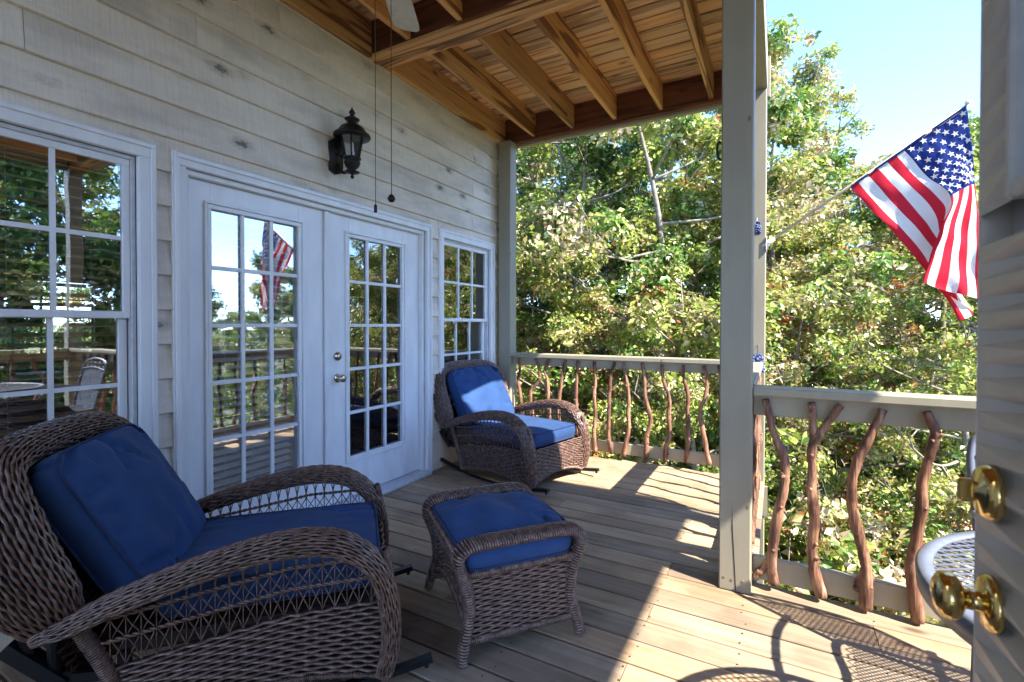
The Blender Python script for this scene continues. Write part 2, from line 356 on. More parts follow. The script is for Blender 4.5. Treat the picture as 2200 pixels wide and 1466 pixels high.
# ---- house
house = thing('house', (0, 2, 0), 'house wall with weathered greige lap siding, white French doors and windows', 'house')
LAP, LZ0 = .1716, -.0086
OPEN = [(.235, 1.225, .56, 2.165), (1.293, 3.359, -.1, 2.163), (3.458, 4.425, .56, 2.155)]   # y0,y1,z0,z1 outside of casings
def siding(parent, lo, hi, openings, pt, joints, zmax=3.5):
    """pt(s, d, z): along wall s, proud d, height z"""
    k = 0
    while LZ0+k*LAP < zmax:
        z0 = LZ0+k*LAP; z1 = z0+LAP+.022; zz0 = max(z0, .004)
        segs = [(lo, hi, zz0, z1)]
        for (a, b, c, d) in openings:
            new = []
            for (s0, s1, q0, q1) in segs:
                if s1 <= a or s0 >= b or q1 <= c or q0 >= d: new.append((s0, s1, q0, q1)); continue
                if s0 < a: new.append((s0, a, q0, q1))
                if s1 > b: new.append((b, s1, q0, q1))
                ms, me_ = max(a, s0), min(b, s1)
                if q1 > d+.02: new.append((ms, me_, d, q1))
                if q0 < c-.02: new.append((ms, me_, q0, c))
            segs = new
        out = []
        for sg in segs:
            j = joints.get(k)
            if j and sg[0] < j < sg[1]: out += [(sg[0], j-.0012, sg[2], sg[3]), (j+.0012, sg[1], sg[2], sg[3])]
            else: out.append(sg)
        for (s0, s1, q0, q1) in out:
            def th(z): return .031-.026*(z-z0)/(LAP+.022)
            m = MB(); wob = [random.uniform(-.0016, .0016) for _ in range(2)]; V = []
            for i, s_ in enumerate((s0, s1)):
                V += [pt(s_, .001, q0), pt(s_, th(q0)-.003+wob[i], q0), pt(s_, th(q0)+wob[i], q0+.003), pt(s_, th(q1), q1), pt(s_, .001, q1)]
            m.add(V, [(0, 1, 6, 5), (1, 2, 7, 6), (2, 3, 8, 7), (3, 4, 9, 8), (4, 0, 5, 9), (0, 4, 3, 2, 1), (5, 6, 7, 8, 9)])
            m.build('siding_board', 'siding', parent)
        k += 1
siding(house, -3.5, 4.60, OPEN, lambda s, d, z: (d, s, z), {10: .75, 12: 2.12, 14: .76, 15: 4.02, 16: 1.42, 13: 4.02, 17: 4.03, 11: 4.05, 18: 1.9}, 3.5)
def wall_pieces():
    m = MB(); y = [-3.5]+[q for o in OPEN for q in o[:2]]+[4.60]
    for i in range(0, len(y), 2): m.box(-.14, 0, y[i], y[i+1], -.3, 6.4)
    for (a, b, c, d) in OPEN:
        m.box(-.14, 0, a, b, d, 6.4)
        if c > 0: m.box(-.14, 0, a, b, -.3, c)
        else: m.box(-.14, 0, a, b, -.3, -.02)
    m.build('wall', 'siding', house)
wall_pieces()
m = MB(); m.bbox(-.14, .028, 4.602, 4.64, -2.7, 6.4); m.build('corner_board', 'post_paint', house)
m = MB(); m.box(-4.2, -.14, 4.46, 4.6, -2.7, 6.4); m.box(-4.2, -.14, -3.5, -3.36, -2.7, 6.4); m.box(-4.2, -.14, -3.36, 4.46, 6.2, 6.4); m.build('wall', 'siding', house)
m = MB(); m.box(-.14, 0, -3.5, 4.6, -2.7, -.3); m.build('foundation', 'roof_grey', house)
# interior room seen through the glass
room = thing('interior_room', (-2, 2, 0), kind='structure')
m = MB(); m.box(-4.1, -.14, -.3, 4.46, -.06, -.01); m.build('room_floor', 'interior_floor', room)
m = MB(); m.box(-4.1, -.14, -.3, 4.46, 2.55, 2.6); m.build('room_ceiling', 'interior_wall', room)
m = MB(); m.box(-4.2, -4.1, -.3, 1.6, 0, 2.55); m.box(-4.2, -4.1, 2.5, 4.46, 0, 2.55); m.box(-4.2, -4.1, 1.6, 2.5, 0, .95); m.box(-4.2, -4.1, 1.6, 2.5, 1.75, 2.55)
m.box(-4.1, -.14, -.4, -.3, 0, 2.55); m.box(-4.2, -4.1, -3.36, 4.46, 2.6, 6.2); m.build('room_wall', 'interior_wall', room)
m = MB()
for yy in (1.6, 1.83, 2.05, 2.27, 2.49): m.box(-4.16, -4.14, yy, yy+.018, .95, 1.75)
for zz in (1.15, 1.35, 1.55): m.box(-4.157, -4.143, 1.6, 2.5, zz, zz+.016)
m.build('window_grille', 'dark_shade', room)
m = MB(); m.lathe([(.09, 0), (.09, .02), (.02, .04), (.025, .3), (.012, .34)], (-1.25, .98, .98), 16); lamp = thing('table_lamp', (-1.25, .98, .98), 'table lamp with dark cone shade standing inside behind the window', 'lamp')
m.build('lamp_base', 'dark_shade', lamp, True); m = MB(); m.lathe([(.20, .30), (.205, .31), (.09, .62), (.085, .62)], (-1.25, .98, .98), 20); m.build('lamp_shade', 'dark_shade', lamp, True)
side = thing('side_table', (-1.25, .98, 0), 'low dark side table under the lamp inside the room', 'table')
m = MB(); m.bbox(-1.6, -.95, .6, 1.36, .94, .98); m.build('table_top', 'interior_floor', side)
for a in (-1.55, -1.0):
    for b_ in (.65, 1.31): m = MB(); m.box(a-.02, a+.02, b_-.02, b_+.02, -.01, .94); m.build('leg', 'interior_floor', side)
# ---- casings, windows, doors
def frame_y(m, x0, x1, a, b, c, d, w, bottom=True):       # rectangular frame in the wall plane, mitred look by butted bars
    m.bbox(x0, x1, a, b, d-w, d, .003); m.bbox(x0, x1, a, a+w, c, d-w, .003); m.bbox(x0, x1, b-w, b, c, d-w, .003)
    if bottom: m.bbox(x0, x1, a+w, b-w, c, c+w, .003)
def muntins(m, x0, x1, ys, zs, w):
    for yy in ys[1:-1]: m.box(x0, x1, yy-w/2, yy+w/2, zs[0], zs[-1])
    for zz in zs[1:-1]:
        for a, b in zip(ys, ys[1:]): m.box(x0+.001, x1-.001, a+(w/2 if a != ys[0] else 0), b-(w/2 if b != ys[-1] else 0), zz-w/2, zz+w/2)
def panes(parent, x, ys, zs, w):
    for i, (a, b) in enumerate(zip(ys, ys[1:])):
        for j, (c, d) in enumerate(zip(zs, zs[1:])):
            m = MB(); m.box(x-.002, x+.002, a, b, c, d); m.build('pane', 'glass', parent)
def blind(y0, y1, z0, z1, x, mat, label, group=None, step=.0445, w=.042):
    t = thing('window_blind', (x, (y0+y1)/2, z0), label, 'blind', group)
    m = MB(); m.bbox(x-.025, x+.025, y0, y1, z1-.05, z1); m.build('head_rail', mat, t)
    base = None; z = z0+.01; k = 0
    while z < z1-.06:
        if base is None:
            m = MB(); L = (y1-y0)/2
            m.prism([(-w/2, -.002), (0, .0005), (w/2, -.002), (w/2, .0018), (0, .0042), (-w/2, .0018)], 1, -L, L); base = m.mesh('slat', mat)
        o = link('slat', base, t); o.location = (0, 0, z-z0); o.rotation_euler = (0, rad(random.uniform(-2.5, 2.5)+20), 0); z += step; k += 1
    for yy in (y0+.1, (y0+y1)/2, y1-.1):
        m = MB(); m.box(x+.022, x+.0235, yy-.001, yy+.001, z0, z1-.05); m.build('ladder_cord', mat, t)
def window(y0, y1, z0, z1, zm, cols):
    w = .075
    c = MB(); frame_y(c, .002, .034, y0, y1, z0, z1, w); frame_y(c, .0345, .042, y0+.006, y1-.006, z0+.006, z1-.006, .022)
    win = c.build('window', 'white_trim', house)
    s_ = MB(); s_.bbox(.003, .065, y0-.03, y1+.03, z0-.035, z0-.001); s_.build('sill', 'white_trim', win)
    a, b = y0+w, y1-w; lo, hi = z0+w, z1-w
    f = MB(); frame_y(f, -.07, .001, a+.0005, b-.0005, lo+.0005, hi-.0005, .02); f.build('jamb', 'vinyl_grey', win)
    a += .021; b -= .021; lo += .021; hi -= .021
    u = MB(); frame_y(u, -.03, -.006, a, b, zm-.045, hi, .032); ys = np.linspace(a+.032, b-.032, cols+1); zu = np.linspace(zm-.013, hi-.032, 3); muntins(u, -.023, -.011, ys, zu, .02)
    u.build('upper_sash', 'white_trim', win); panes(win, -.017, ys, zu, .02)
    l = MB(); frame_y(l, -.06, -.034, a+.004, b-.004, lo, zm-.010, .036); zl = np.linspace(lo+.036, zm-.046, 3); ys2 = np.linspace(a+.04, b-.04, cols+1); muntins(l, -.053, -.041, ys2, zl, .02)
    l.build('lower_sash', 'white_trim', win); panes(win, -.047, ys2, zl, .02)
    return a, b, lo, hi
a, b, lo, hi = window(.235, 1.225, .56, 2.165, 1.365, 3); blind(a+.02, b-.02, lo, hi, -.112, 'slat_wood', 'tan wooden slat blind inside the window behind the rocking chair')
a, b, lo, hi = window(3.458, 4.425, .56, 2.155, 1.365, 3); blind(a+.02, b-.02, lo, hi, -.112, 'slat_white', 'pale slat blind inside the narrow window by the porch corner')
# French doors
c = MB(); frame_y(c, .002, .036, 1.293, 3.359, .004, 2.163, .066, False); frame_y(c, .0365, .046, 1.300, 3.352, .004, 2.156, .024, False)
frame_y(c, -.10, .0015, 1.3595, 3.2925, .004, 2.0965, .028, False); fd = c.build('door_frame', 'white_trim', house)
m = MB(); m.bbox(-.10, .09, 1.36, 3.292, -.001, .028, .006); m.build('threshold', 'vinyl_grey', fd)
m = MB(); m.bbox(-.092, -.035, 2.268, 2.292, .03, 2.068); m.bbox(-.034, -.018, 2.262, 2.300, .03, 2.066, .005); m.build('astragal', 'white_trim', fd)
def french(y0, y1, gy0, gy1, knob):
    z0, z1, g0, g1 = .034, 2.066, .32, 1.93; x0, x1 = -.085, -.04
    m = MB(); m.bbox(x0, x1, y0, gy0, z0, z1, .002); m.bbox(x0, x1, gy1, y1, z0, z1, .002); m.bbox(x0, x1, gy0, gy1, z0, g0, .002); m.bbox(x0, x1, gy0, gy1, g1, z1, .002)
    d = m.build('door', 'door_white', house)
    m = MB(); frame_y(m, x1, x1+.014, gy0-.034, gy1+.034, g0-.034, g1+.034, .014); frame_y(m, x1-.001, x1+.008, gy0-.018, gy1+.018, g0-.018, g1+.018, .024); m.build('lite_frame', 'door_white', d)
    ys = np.linspace(gy0+.005, gy1-.005, 4); zs = np.linspace(g0+.005, g1-.005, 6)
    m = MB(); muntins(m, x1-.018, x1-.004, ys, zs, .021); m.build('muntin_grid', 'white_trim', d); panes(d, x1-.022, ys, zs, .02)
    if knob:
        for zz, kind in ((.912, 0), (1.066, 1)):
            m = MB()
            if kind == 0: m.lathe([(.032, 0), (.032, .004), (.026, .009), (.012, .012), (.011, .03), (.022, .038), (.028, .05), (.026, .062), (.014, .068), (.004, .069)], (x1, knob, zz), 24, 0)
            else: m.lathe([(.033, 0), (.033, .006), (.026, .016), (.018, .017), (.017, .020), (.004, .020)], (x1, knob, zz), 24, 0)
            m.build(('knob', 'deadbolt')[kind], 'satin_brass', d, True)
    blind(gy0+.012, gy1-.012, g0, g1, x0-.04, 'slat_white', ('pale slat blind inside the French door with the knob' if knob else 'pale slat blind inside the French door without a knob'))
french(1.392, 2.266, 1.515, 2.072, None); french(2.302, 3.262, 2.485, 3.055, 2.382)
# ---- ceiling of the porch = underside of the deck above
ceil = thing('porch_ceiling', (1.3, 2, 3.24), kind='structure')
ZB, ZJ, ZC = 3.24, 3.268, 3.51
y = -.1; k = 0
while y < 4.62:
    y1 = min(y+.131, 4.66); xe = 1.92 if y < -.105 else 5.07 if y1 < 2.75 else 2.60
    e = [.045]+[q for q in ((1.30, 3.5) if k % 2 else (2.16, 4.4)) if q < xe-.2]+[xe]
    for a, b in zip(e, e[1:]):
        m = MB(); m.prism([(y, ZC), (y+.003, ZC-.002), (y1-.003, ZC-.002), (y1, ZC), (y1, ZC+.03), (y, ZC+.03)], 0, a+.001, b-.001); m.build('ceiling_board', 'ceiling_wood', ceil)
    y += .146; k += 1
m = MB(); m.box(0, 5.08, -.11, 2.741, ZC+.045, ZC+.07); m.box(0, 2.6, 2.741, 4.66, ZC+.045, ZC+.07); m.build('upper_floor', 'dark_gap', ceil)  # coloured black to put shade into the gaps between ceiling boards
for i in range(12):
    jx = .43+.4335*i
    for (a, b) in ((-.06, 2.60), (2.80, 4.565)):
        if jx > 2.45 and a > 1: continue
        if jx > 5.0: continue
        m = MB(); m.bbox(jx-.019, jx+.019, a, b, ZJ, ZC-.003, .003); m.build('joist', 'joist_wood', ceil)
m = MB(); m.bbox(.045, .085, -.06, 2.600, ZB, ZC-.003); m.build('ledger', 'joist_wood', ceil)
m = MB(); m.bbox(.045, .085, 2.80, 4.565, ZB, ZC-.003); m.build('ledger', 'joist_wood', ceil)
m = MB(); m.bbox(.026, .0445, -.1, 4.6, ZB+.02, ZB+.2); m.build('ledger_backer', 'joist_wood', ceil)
# cross beam: red stained near face, doubled planks beneath
m = MB(); m.bbox(.045, 5.07, 2.601, 2.639, ZB+.03, ZC-.003); m.build('beam', 'red_beam_wood', ceil)
for a, b, z in ((2.6, 2.645, ZB), (2.647, 2.69, ZB-.008), (2.692, 2.735, ZB), (2.737, 2.79, ZB+.005)):
    m = MB(); m.bbox(.045, 5.07 if b < 2.75 else 2.6, a if z != ZB or a > 2.6 else 2.603, b, z, ZB+.029 if a < 2.64 else ZC-.003); m.build('beam', 'beam_wood', ceil)
m = MB(); m.bbox(.045, 2.44, 4.566, 4.606, ZB+.03, ZC-.003); m.build('beam', 'red_beam_wood', ceil)
m = MB(); m.bbox(.045, 2.44, 4.556, 4.606, ZB-.004, ZB+.029); m.build('beam', 'red_beam_wood', ceil)
m = MB(); m.bbox(.045, 2.62, 4.607, 4.66, ZB-.03, ZC+.04); m.build('fascia_board', 'rail_paint', ceil)
m = MB(); m.bbox(2.441, 2.60, 2.72, 4.606, ZB-.02, ZC-.003); m.build('beam', 'rail_paint', ceil)
m = MB(); m.bbox(2.602, 5.12, 2.742, 2.79, ZB-.03, ZC+.04); m.build('fascia_board', 'rail_paint', ceil)
m = MB(); m.bbox(5.071, 5.12, -.1, 2.74, ZB-.03, ZC+.04); m.build('fascia_board', 'rail_paint', ceil)
m = MB(); m.bbox(.045, 1.92, -.10, -.061, ZB-.03, ZC+.04); m.build('fascia_board', 'rail_paint', ceil)
# ---- wing of the house behind the camera, with the open doorway the picture was taken from
wing = thing('house_wing', (3, -.15, 0), 'house wing with greige lap siding and an open doorway onto the porch', 'house')
DO = (1.93, 2.98, -.1, 2.12)
siding(wing, 1.92, 5.0, [DO], lambda s, d, z: (s, -.12+d, z), {}, 3.24)
m = MB(); m.box(1.90, DO[0], -3.5, -.12, -.3, 6.4); m.box(DO[1], 5.0, -.3, -.12, -.3, 6.4); m.box(4.86, 5.0, -3.5, -.3, -.3, 6.4); m.box(1.93, 4.86, -3.5, -.3, 2.7, 2.8); m.box(DO[0], DO[1], -.3, -.12, DO[3], 6.4); m.build('wall', 'siding', wing)
m = MB(); m.box(1.9, 5.0, -3.5, -.12, -2.7, -.3); m.build('foundation', 'roof_grey', wing)
m = MB(); m.bbox(DO[0]+.001, DO[0]+.08, -.2, -.09, .003, 2.115); m.bbox(DO[1]-.05, DO[1]-.001, -.2, -.09, .003, 2.115); m.bbox(DO[0]+.081, DO[1]-.051, -.2, -.09, 2.05, 2.115); m.build('door_frame', 'white_trim', wing)
# open grey door folded out beside the camera
dx = 2.9185
dr = thing('open_door', (dx, 0, 0), 'open grey door with sawtooth light shaped as ridges, brass knob and brass deadbolt', 'door')
m = MB(); m.bbox(dx+.0325, dx+.062, -.03, .8665, .012, 2.05, .002); m.bbox(dx, dx+.062, .867, .871, .012, 2.05, .001)
m.box(dx+.0005, dx+.032, -.03, .8665, .012, .826); m.box(dx+.0005, dx+.032, -.03, .699, .8265, 1.435); m.box(dx+.0005, dx+.032, -.03, .10, 1.4355, 2.05); m.build('door_slab', 'door_grey', dr)
pz = .0437
def light_ridges(z, z1, ya, dep, f):
    yb = .8668
    while z+pz <= z1+1e-6:
        # sawtooth light shaped in relief, flush at the latch edge, deeper towards the hinge
        m = MB(); zm = z+pz*f
        m.add([(dx+.0004, yb, z), (dx+.0004, yb, z+pz), (dx+.0004, ya, z), (dx+.0004, ya, z+pz), (dx+.0012, yb, zm), (dx+dep, ya, zm)], [(0, 2, 5, 4), (4, 5, 3, 1)])
        m.build('ridge', 'door_grey', dr); z += pz
light_ridges(.8265, 1.435, .70, .030, .5); light_ridges(1.4355, 2.05, .7705, .019, .3)
m = MB(); m.bbox(dx-.006, dx+.028, .752, .7695, 1.436, 2.04, .004); m.bbox(dx-.006, dx+.028, .12, .7515, 1.436, 1.456, .004); lf = m.build('lite_frame', 'vinyl_grey', dr)
m = MB(); m.box(dx+.010, dx+.014, .12, .752, 1.456, 2.03); m.build('pane', 'glass', lf)
m = MB(); m.bbox(dx-.006, dx+.001, .72, .74, .12, .76, .004); m.bbox(dx-.006, dx+.001, .2, .719, .74, .76, .004); m.bbox(dx-.009, dx+.001, .66, .68, .16, .70, .004); m.bbox(dx-.009, dx+.001, .2, .659, .68, .70, .004); m.build('panel_moulding', 'door_grey', dr)
m = MB()
for s_, prof in ((-1, [(.034, 0), (.034, -.005), (.030, -.010), (.018, -.012), (.012, -.015), (.012, -.028), (.018, -.031), (.026, -.035), (.029, -.043), (.027, -.052), (.017, -.058), (.004, -.060)]),): m.lathe(prof, (dx+.002, .808, .945), 32, 0)
m.build('knob', 'brass', dr, True)
m = MB(); m.lathe([(.034, 0), (.034, -.007), (.028, -.016), (.012, -.018), (.010, -.022), (.002, -.022)], (dx+.002, .808, 1.083), 32, 0); db = m.build('deadbolt', 'brass', dr, True)
m = MB(); m.bbox(dx-.034, dx-.017, .8045, .8115, 1.068, 1.098, .003); m.build('thumb_turn', 'brass', db)
m = MB(); m.bbox(dx+.018, dx+.043, .8705, .8735, 1.055, 1.111, .001); m.bbox(dx+.018, dx+.043, .8705, .8735, .917, .973, .001); m.bbox(dx+.024, dx+.037, .8736, .884, .93, .96, .003); m.build('latch_plate', 'brass', dr)
# ---- posts
def post(x0, x1, y0, y1, z0, z1, label, mat='post_paint'):
    m = MB(); n = 9; zs = np.linspace(z0, z1, n)          # slightly bowed timber
    b = .006; sec = [(x0+b, y0), (x1-b, y0), (x1, y0+b), (x1, y1-b), (x1-b, y1), (x0+b, y1), (x0, y1-b), (x0, y0+b)]
    V = []
    for z in zs:
        dx_ = .003*noise.noise(Vector((x0, z*.7, 1))); V += [(p[0]+dx_, p[1]+dx_*.6, z) for p in sec]
    m.add(V, [(i*8+k, i*8+(k+1) % 8, (i+1)*8+(k+1) % 8, (i+1)*8+k) for i in range(n-1) for k in range(8)]+[tuple(range(7, -1, -1)), tuple(range((n-1)*8, n*8))])
    t = thing('porch_post', ((x0+x1)/2, (y0+y1)/2, z0), label, 'post'); m.build('shaft', mat, t); return t
p1 = post(2.438, 2.580, 2.553, 2.690, .0, 3.236, 'wide square timber post standing on the deck where two railings meet')
m = MB()
for xx in (2.462, 2.497, 2.545): m.lathe([(.006, 0), (.006, -.004), (.001, -.005)], (0, 0, 0), 8); v = m.v[-1]; m.v[-1] = np.stack([v[:, 0]+xx, 2.553+v[:, 2]*.6, v[:, 1]+.055+.003*math.sin(xx*90)], 1)
m.build('screw_head', 'under_wood', p1)
m = MB(); m.prism([(2.512, .004), (2.516, .004), (2.500, .30), (2.496, .42), (2.495, .30)], 1, 2.5515, 2.5535); m.build('crack', 'dark_gap', p1)
m = MB(); m.tube(crom([(2.44, 2.58, 2.18), (2.425, 2.575, 2.19), (2.418, 2.57, 2.15), (2.424, 2.57, 2.11), (2.44, 2.575, 2.10)], 12), .006, 8); m.build('hook', 'black_metal', p1, True)
p2 = post(2.455, 2.597, 4.455, 4.595, gz(2.5, 4.5)-.1, 3.218, 'sunlit timber post holding the flagpole at the outer porch corner')
post(.065, .205, 4.455, 4.595, gz(.1, 4.5)-.1, 3.236, 'grey green timber post against the house corner')
post(5.0, 5.14, 2.60, 2.735, gz(5.2, 2.6)-.2, 3.236, 'timber post at the far end of the right hand railing')
# ---- railings with natural branch balusters
def stick(P, r, seed, nm, parent, forks=()):
    rs = np.random.default_rng(seed); m = MB()
    def one(P, r0, r1):
        C = crom(P, max(18, len(P)*6)); n = len(C); t = np.linspace(0, 1, n)
        rr = r0+(r1-r0)*t; rr = rr*(1+.07*np.sin(t*17+seed)+.04*np.sin(t*41+seed*2)+.025*rs.normal(size=n).clip(-1, 1))
        C = C+.0012*rs.normal(size=C.shape)
        m.tube(C, rr, 9)
    one(P, r*.72, r*1.08)
    for f in forks: one(f, r*.75, r*.72)
    for k in range(6):                                    # cut side knots
        i = rs.integers(1, len(P)-1); c = np.asarray(P[i]); d = rs.normal(size=3); d[2] *= .2; d /= np.linalg.norm(d)
        c = c+(np.asarray(P[i+1])-c)*rs.random(); m.tube([c, c+d*(r*rs.uniform(1.05, 1.4))], [r*rs.uniform(.4, .75), r*rs.uniform(.25, .45)], 8)
    return m.build(nm, 'stick_wood', parent, True)
c5 = lambda x, y: (1060+x/3.49, 680+y/3.49)
c3 = lambda x, y: (1550+x/2.2015, 800+y/2.2015)
fr = thing('railing', (1.3, 4.52, .03), 'far railing of twisted branch balusters behind the rocking chair', 'railing')
m = MB(); m.bbox(.206, 2.454, 4.445, 4.60, .952, .99, .004); m.build('cap_rail', 'rail_paint', fr)
m = MB(); m.bbox(.206, 2.454, 4.515, 4.553, .865, .951, .004); m.build('top_rail', 'rail_paint', fr)
m = MB(); m.bbox(.206, 2.454, 4.515, 4.553, .055, .16, .004); m.build('bottom_rail', 'rail_paint', fr)
FS = [[(190, 315), (200, 400), (185, 470), (205, 600), (215, 690), (228, 820), (232, 930)], [(315, 320), (345, 400), (345, 480), (285, 550), (280, 640), (300, 800), (310, 965)],
 [(415, 320), (385, 400), (405, 480), (412, 610), (425, 800), (440, 990)], [(540, 325), (520, 420), (500, 560), (490, 680), (495, 820), (515, 1000)], [(635, 330), (625, 470), (620, 610), (628, 800), (640, 1010)],
 [(755, 340), (765, 470), (755, 600), (765, 740), (755, 870), (765, 1015)], [(910, 345), (880, 450), (870, 600), (865, 780), (865, 900), (890, 1030)], [(970, 345), (1000, 480), (1015, 620), (1010, 740), (1015, 850), (975, 1050)],
 [(1115, 350), (1135, 470), (1140, 600), (1180, 780), (1150, 900), (1145, 1070)], [(1265, 360), (1275, 480), (1320, 620), (1315, 760), (1325, 890), (1295, 980), (1290, 1085)],
 [(1425, 365), (1425, 450), (1460, 590), (1455, 720), (1460, 900), (1445, 1100)], [(1575, 370), (1600, 470), (1590, 600), (1550, 720), (1580, 900), (1620, 1115)], [(1690, 370), (1715, 500), (1700, 700), (1730, 900), (1720, 1120)]]
for i, s_ in enumerate(FS): stick([onp(*c5(*p), 1, 4.494) for p in s_], .0205, 10+i, 'branch_baluster', fr)
rr = thing('railing', (3.9, 2.68, .03), 'right hand railing of thick reddish branches ending at the wide post', 'railing')
m = MB(); m.bbox(2.581, 4.999, 2.60, 2.74, .950, .988, .004); m.build('cap_rail', 'rail_paint', rr)
m = MB(); m.bbox(2.581, 4.999, 2.668, 2.706, .845, .949, .004); m.build('top_rail', 'rail_paint', rr)
m = MB(); m.bbox(2.581, 4.999, 2.668, 2.706, .03, .14, .004); m.build('bottom_rail', 'rail_paint', rr)
yr = 2.646
RS = [([(205, 125), (250, 290), (295, 400), (297, 540), (265, 680), (238, 880), (245, 1000)], [[(238, 875), (200, 925), (155, 970)]]),
      ([(565, 155), (480, 270), (432, 345), (430, 450), (430, 580), (440, 700), (430, 870), (470, 1060)], [[(425, 145), (432, 240), (434, 350)]]),
      ([(765, 175), (690, 330), (640, 430), (615, 560), (630, 700), (670, 850), (685, 960), (680, 1115)], [[(685, 940), (655, 985), (640, 1025)]]),
      ([(970, 185), (1010, 290), (985, 390), (950, 530), (945, 660), (910, 850), (900, 960), (930, 1180)], [])]
for i, (s_, fk) in enumerate(RS): stick([onp(*c3(*p), 1, yr) for p in s_], .0235, 40+i, 'branch_baluster', rr, [[onp(*c3(*p), 1, yr+.004) for p in f] for f in fk])
def rand_stick(p, q, seed, amp):
    rs = np.random.default_rng(seed); n = 7; P = []
    for k in range(n):
        t = k/(n-1); c = np.asarray(p)*(1-t)+np.asarray(q)*t; c = c+np.array([rs.normal()*amp*.35, rs.normal()*amp, 0])*(1 if 0 < k < n-1 else .3); P.append(c)
    return P
for i in range(7):
    xx = 3.54+.2*i; P = rand_stick((xx, yr, .93), (xx+.02, yr, .03), 60+i, .03); P = [(a[0]+(a[1]-yr), yr, a[2]) for a in P]; stick(P, .0225, 60+i, 'branch_baluster', rr)
sr = thing('railing', (2.52, 3.57, .03), 'short side railing of pale branches between the wide post and the flag post', 'railing')
m = MB(); m.bbox(2.445, 2.585, 2.745, 4.444, .952, .99, .004); m.build('cap_rail', 'rail_paint', sr)
m = MB(); m.bbox(2.50, 2.538, 2.707, 4.454, .865, .951, .004); m.build('top_rail', 'rail_paint', sr)
m = MB(); m.bbox(2.50, 2.538, 2.707, 4.454, .055, .16, .004); m.build('bottom_rail', 'rail_paint', sr)
for i in range(8): stick(rand_stick((2.555, 2.86+.205*i, .93), (2.555, 2.86+.205*i, .04), 80+i, .022), .019, 80+i, 'branch_baluster', sr)
er = thing('railing', (5.07, 1.2, .03), 'railing closing the open right end of the deck', 'railing')
m = MB(); m.bbox(5.0, 5.14, -.1, 2.599, .950, .988, .004); m.build('cap_rail', 'rail_paint', er)
m = MB(); m.bbox(5.05, 5.088, -.1, 2.599, .845, .949, .004); m.build('top_rail', 'rail_paint', er)
m = MB(); m.bbox(5.05, 5.088, -.1, 2.599, .03, .14, .004); m.build('bottom_rail', 'rail_paint', er)
for i in range(12): stick(rand_stick((5.03, .05+.205*i, .93), (5.03, .05+.205*i, .03), 100+i, .028), .0225, 100+i, 'branch_baluster', er)
# ================================================================== FURNITURE
def strand(m, P, N, r, n=4): m.tube(P, r, n, nrm=N, cap=False)
def weave_sweep(m, C, A, B, wa, wb, sp, rib, r, amp=.7, core=True, arc=(0, 2*math.pi), pw=2.4):
    """strands running along a swept superellipse section; C path, A/B section axes, wa/wb half sizes per point"""
    N = len(C); d = np.r_[0, np.cumsum(np.linalg.norm(np.diff(C, axis=0), axis=1))]
    wa = np.broadcast_to(wa, (N,)); wb = np.broadcast_to(wb, (N,))
    def pt(th, off):
        ca, sa = math.cos(th), math.sin(th); k = (abs(ca)**pw+abs(sa)**pw)**(-1/pw)
        P = C+A*(ca*k*wa)[:, None]+B*(sa*k*wb)[:, None]
        nn = A*(np.sign(ca)*abs(ca*k)**(pw-1)/wa)[:, None]+B*(np.sign(sa)*abs(sa*k)**(pw-1)/wb)[:, None]
        nn /= np.linalg.norm(nn, axis=1)[:, None]; return P+nn*np.asarray(off)[:, None], nn
    # even spacing around the girth
    th = np.linspace(arc[0], arc[1], 400); mid = N//2
    pr = np.array([pt(t, np.zeros(N))[0][mid] for t in th]); L = np.r_[0, np.cumsum(np.linalg.norm(np.diff(pr, axis=0), axis=1))]
    n = max(6, int(L[-1]/sp)); full = arc[1]-arc[0] > 6.2
    if full and n % 2: n += 1
    tt = np.interp(np.linspace(0, L[-1], n, endpoint=not full), L, th)
    m.cur = 0
    for j, t in enumerate(tt):
        ph = j*math.pi; off = amp*r*np.sin(math.pi*d/rib+ph)
        P, nn = pt(t, off); side = np.cross(np.gradient(P, axis=0), nn); side /= np.linalg.norm(side, axis=1)[:, None]+1e-9
        P = P+side*(.35*r*np.sin(2*math.pi*d/rib+ph))[:, None]
        strand(m, P, nn, r)
    if core:
        m.cur = 1; V = []; k = 28
        for t in np.linspace(arc[0], arc[1], k): V.append(pt(t, np.full(N, -1.15*r))[0])
        m.grid(np.array(V).reshape(-1, 3), k, N); m.cur = 0
def panel(m, f, nf, u0, u1, v0, v1, row, rib, r, amp=.75, back=True):
    """woven panel: f(u,v)->point, nf normal; u0(v),u1(v) limits"""
    v = v0; j = 0; nf = np.asarray(nf, float)
    while v <= v1:
        a, b = u0(v), u1(v)
        if b-a > .03:
            n = max(4, int((b-a)/rib*4)); U = np.linspace(a, b, n)
            P = np.array([f(u, v) for u in U])+nf*(amp*r*np.sin(math.pi*U/rib+j*math.pi))[:, None]
            strand(m, P, nf, r)
        v += row; j += 1
    if back:  # added dark sheet behind the weave, as shade in its gaps
        m.cur = 1; V = []
        vs = np.linspace(v0, v1, 14)
        for v in vs:
            for t in np.linspace(0, 1, 16): u = u0(v)+(u1(v)-u0(v))*t; V.append(np.array(f(u, v))-nf*r*1.6)
        m.grid(V, 14, 16); m.cur = 0
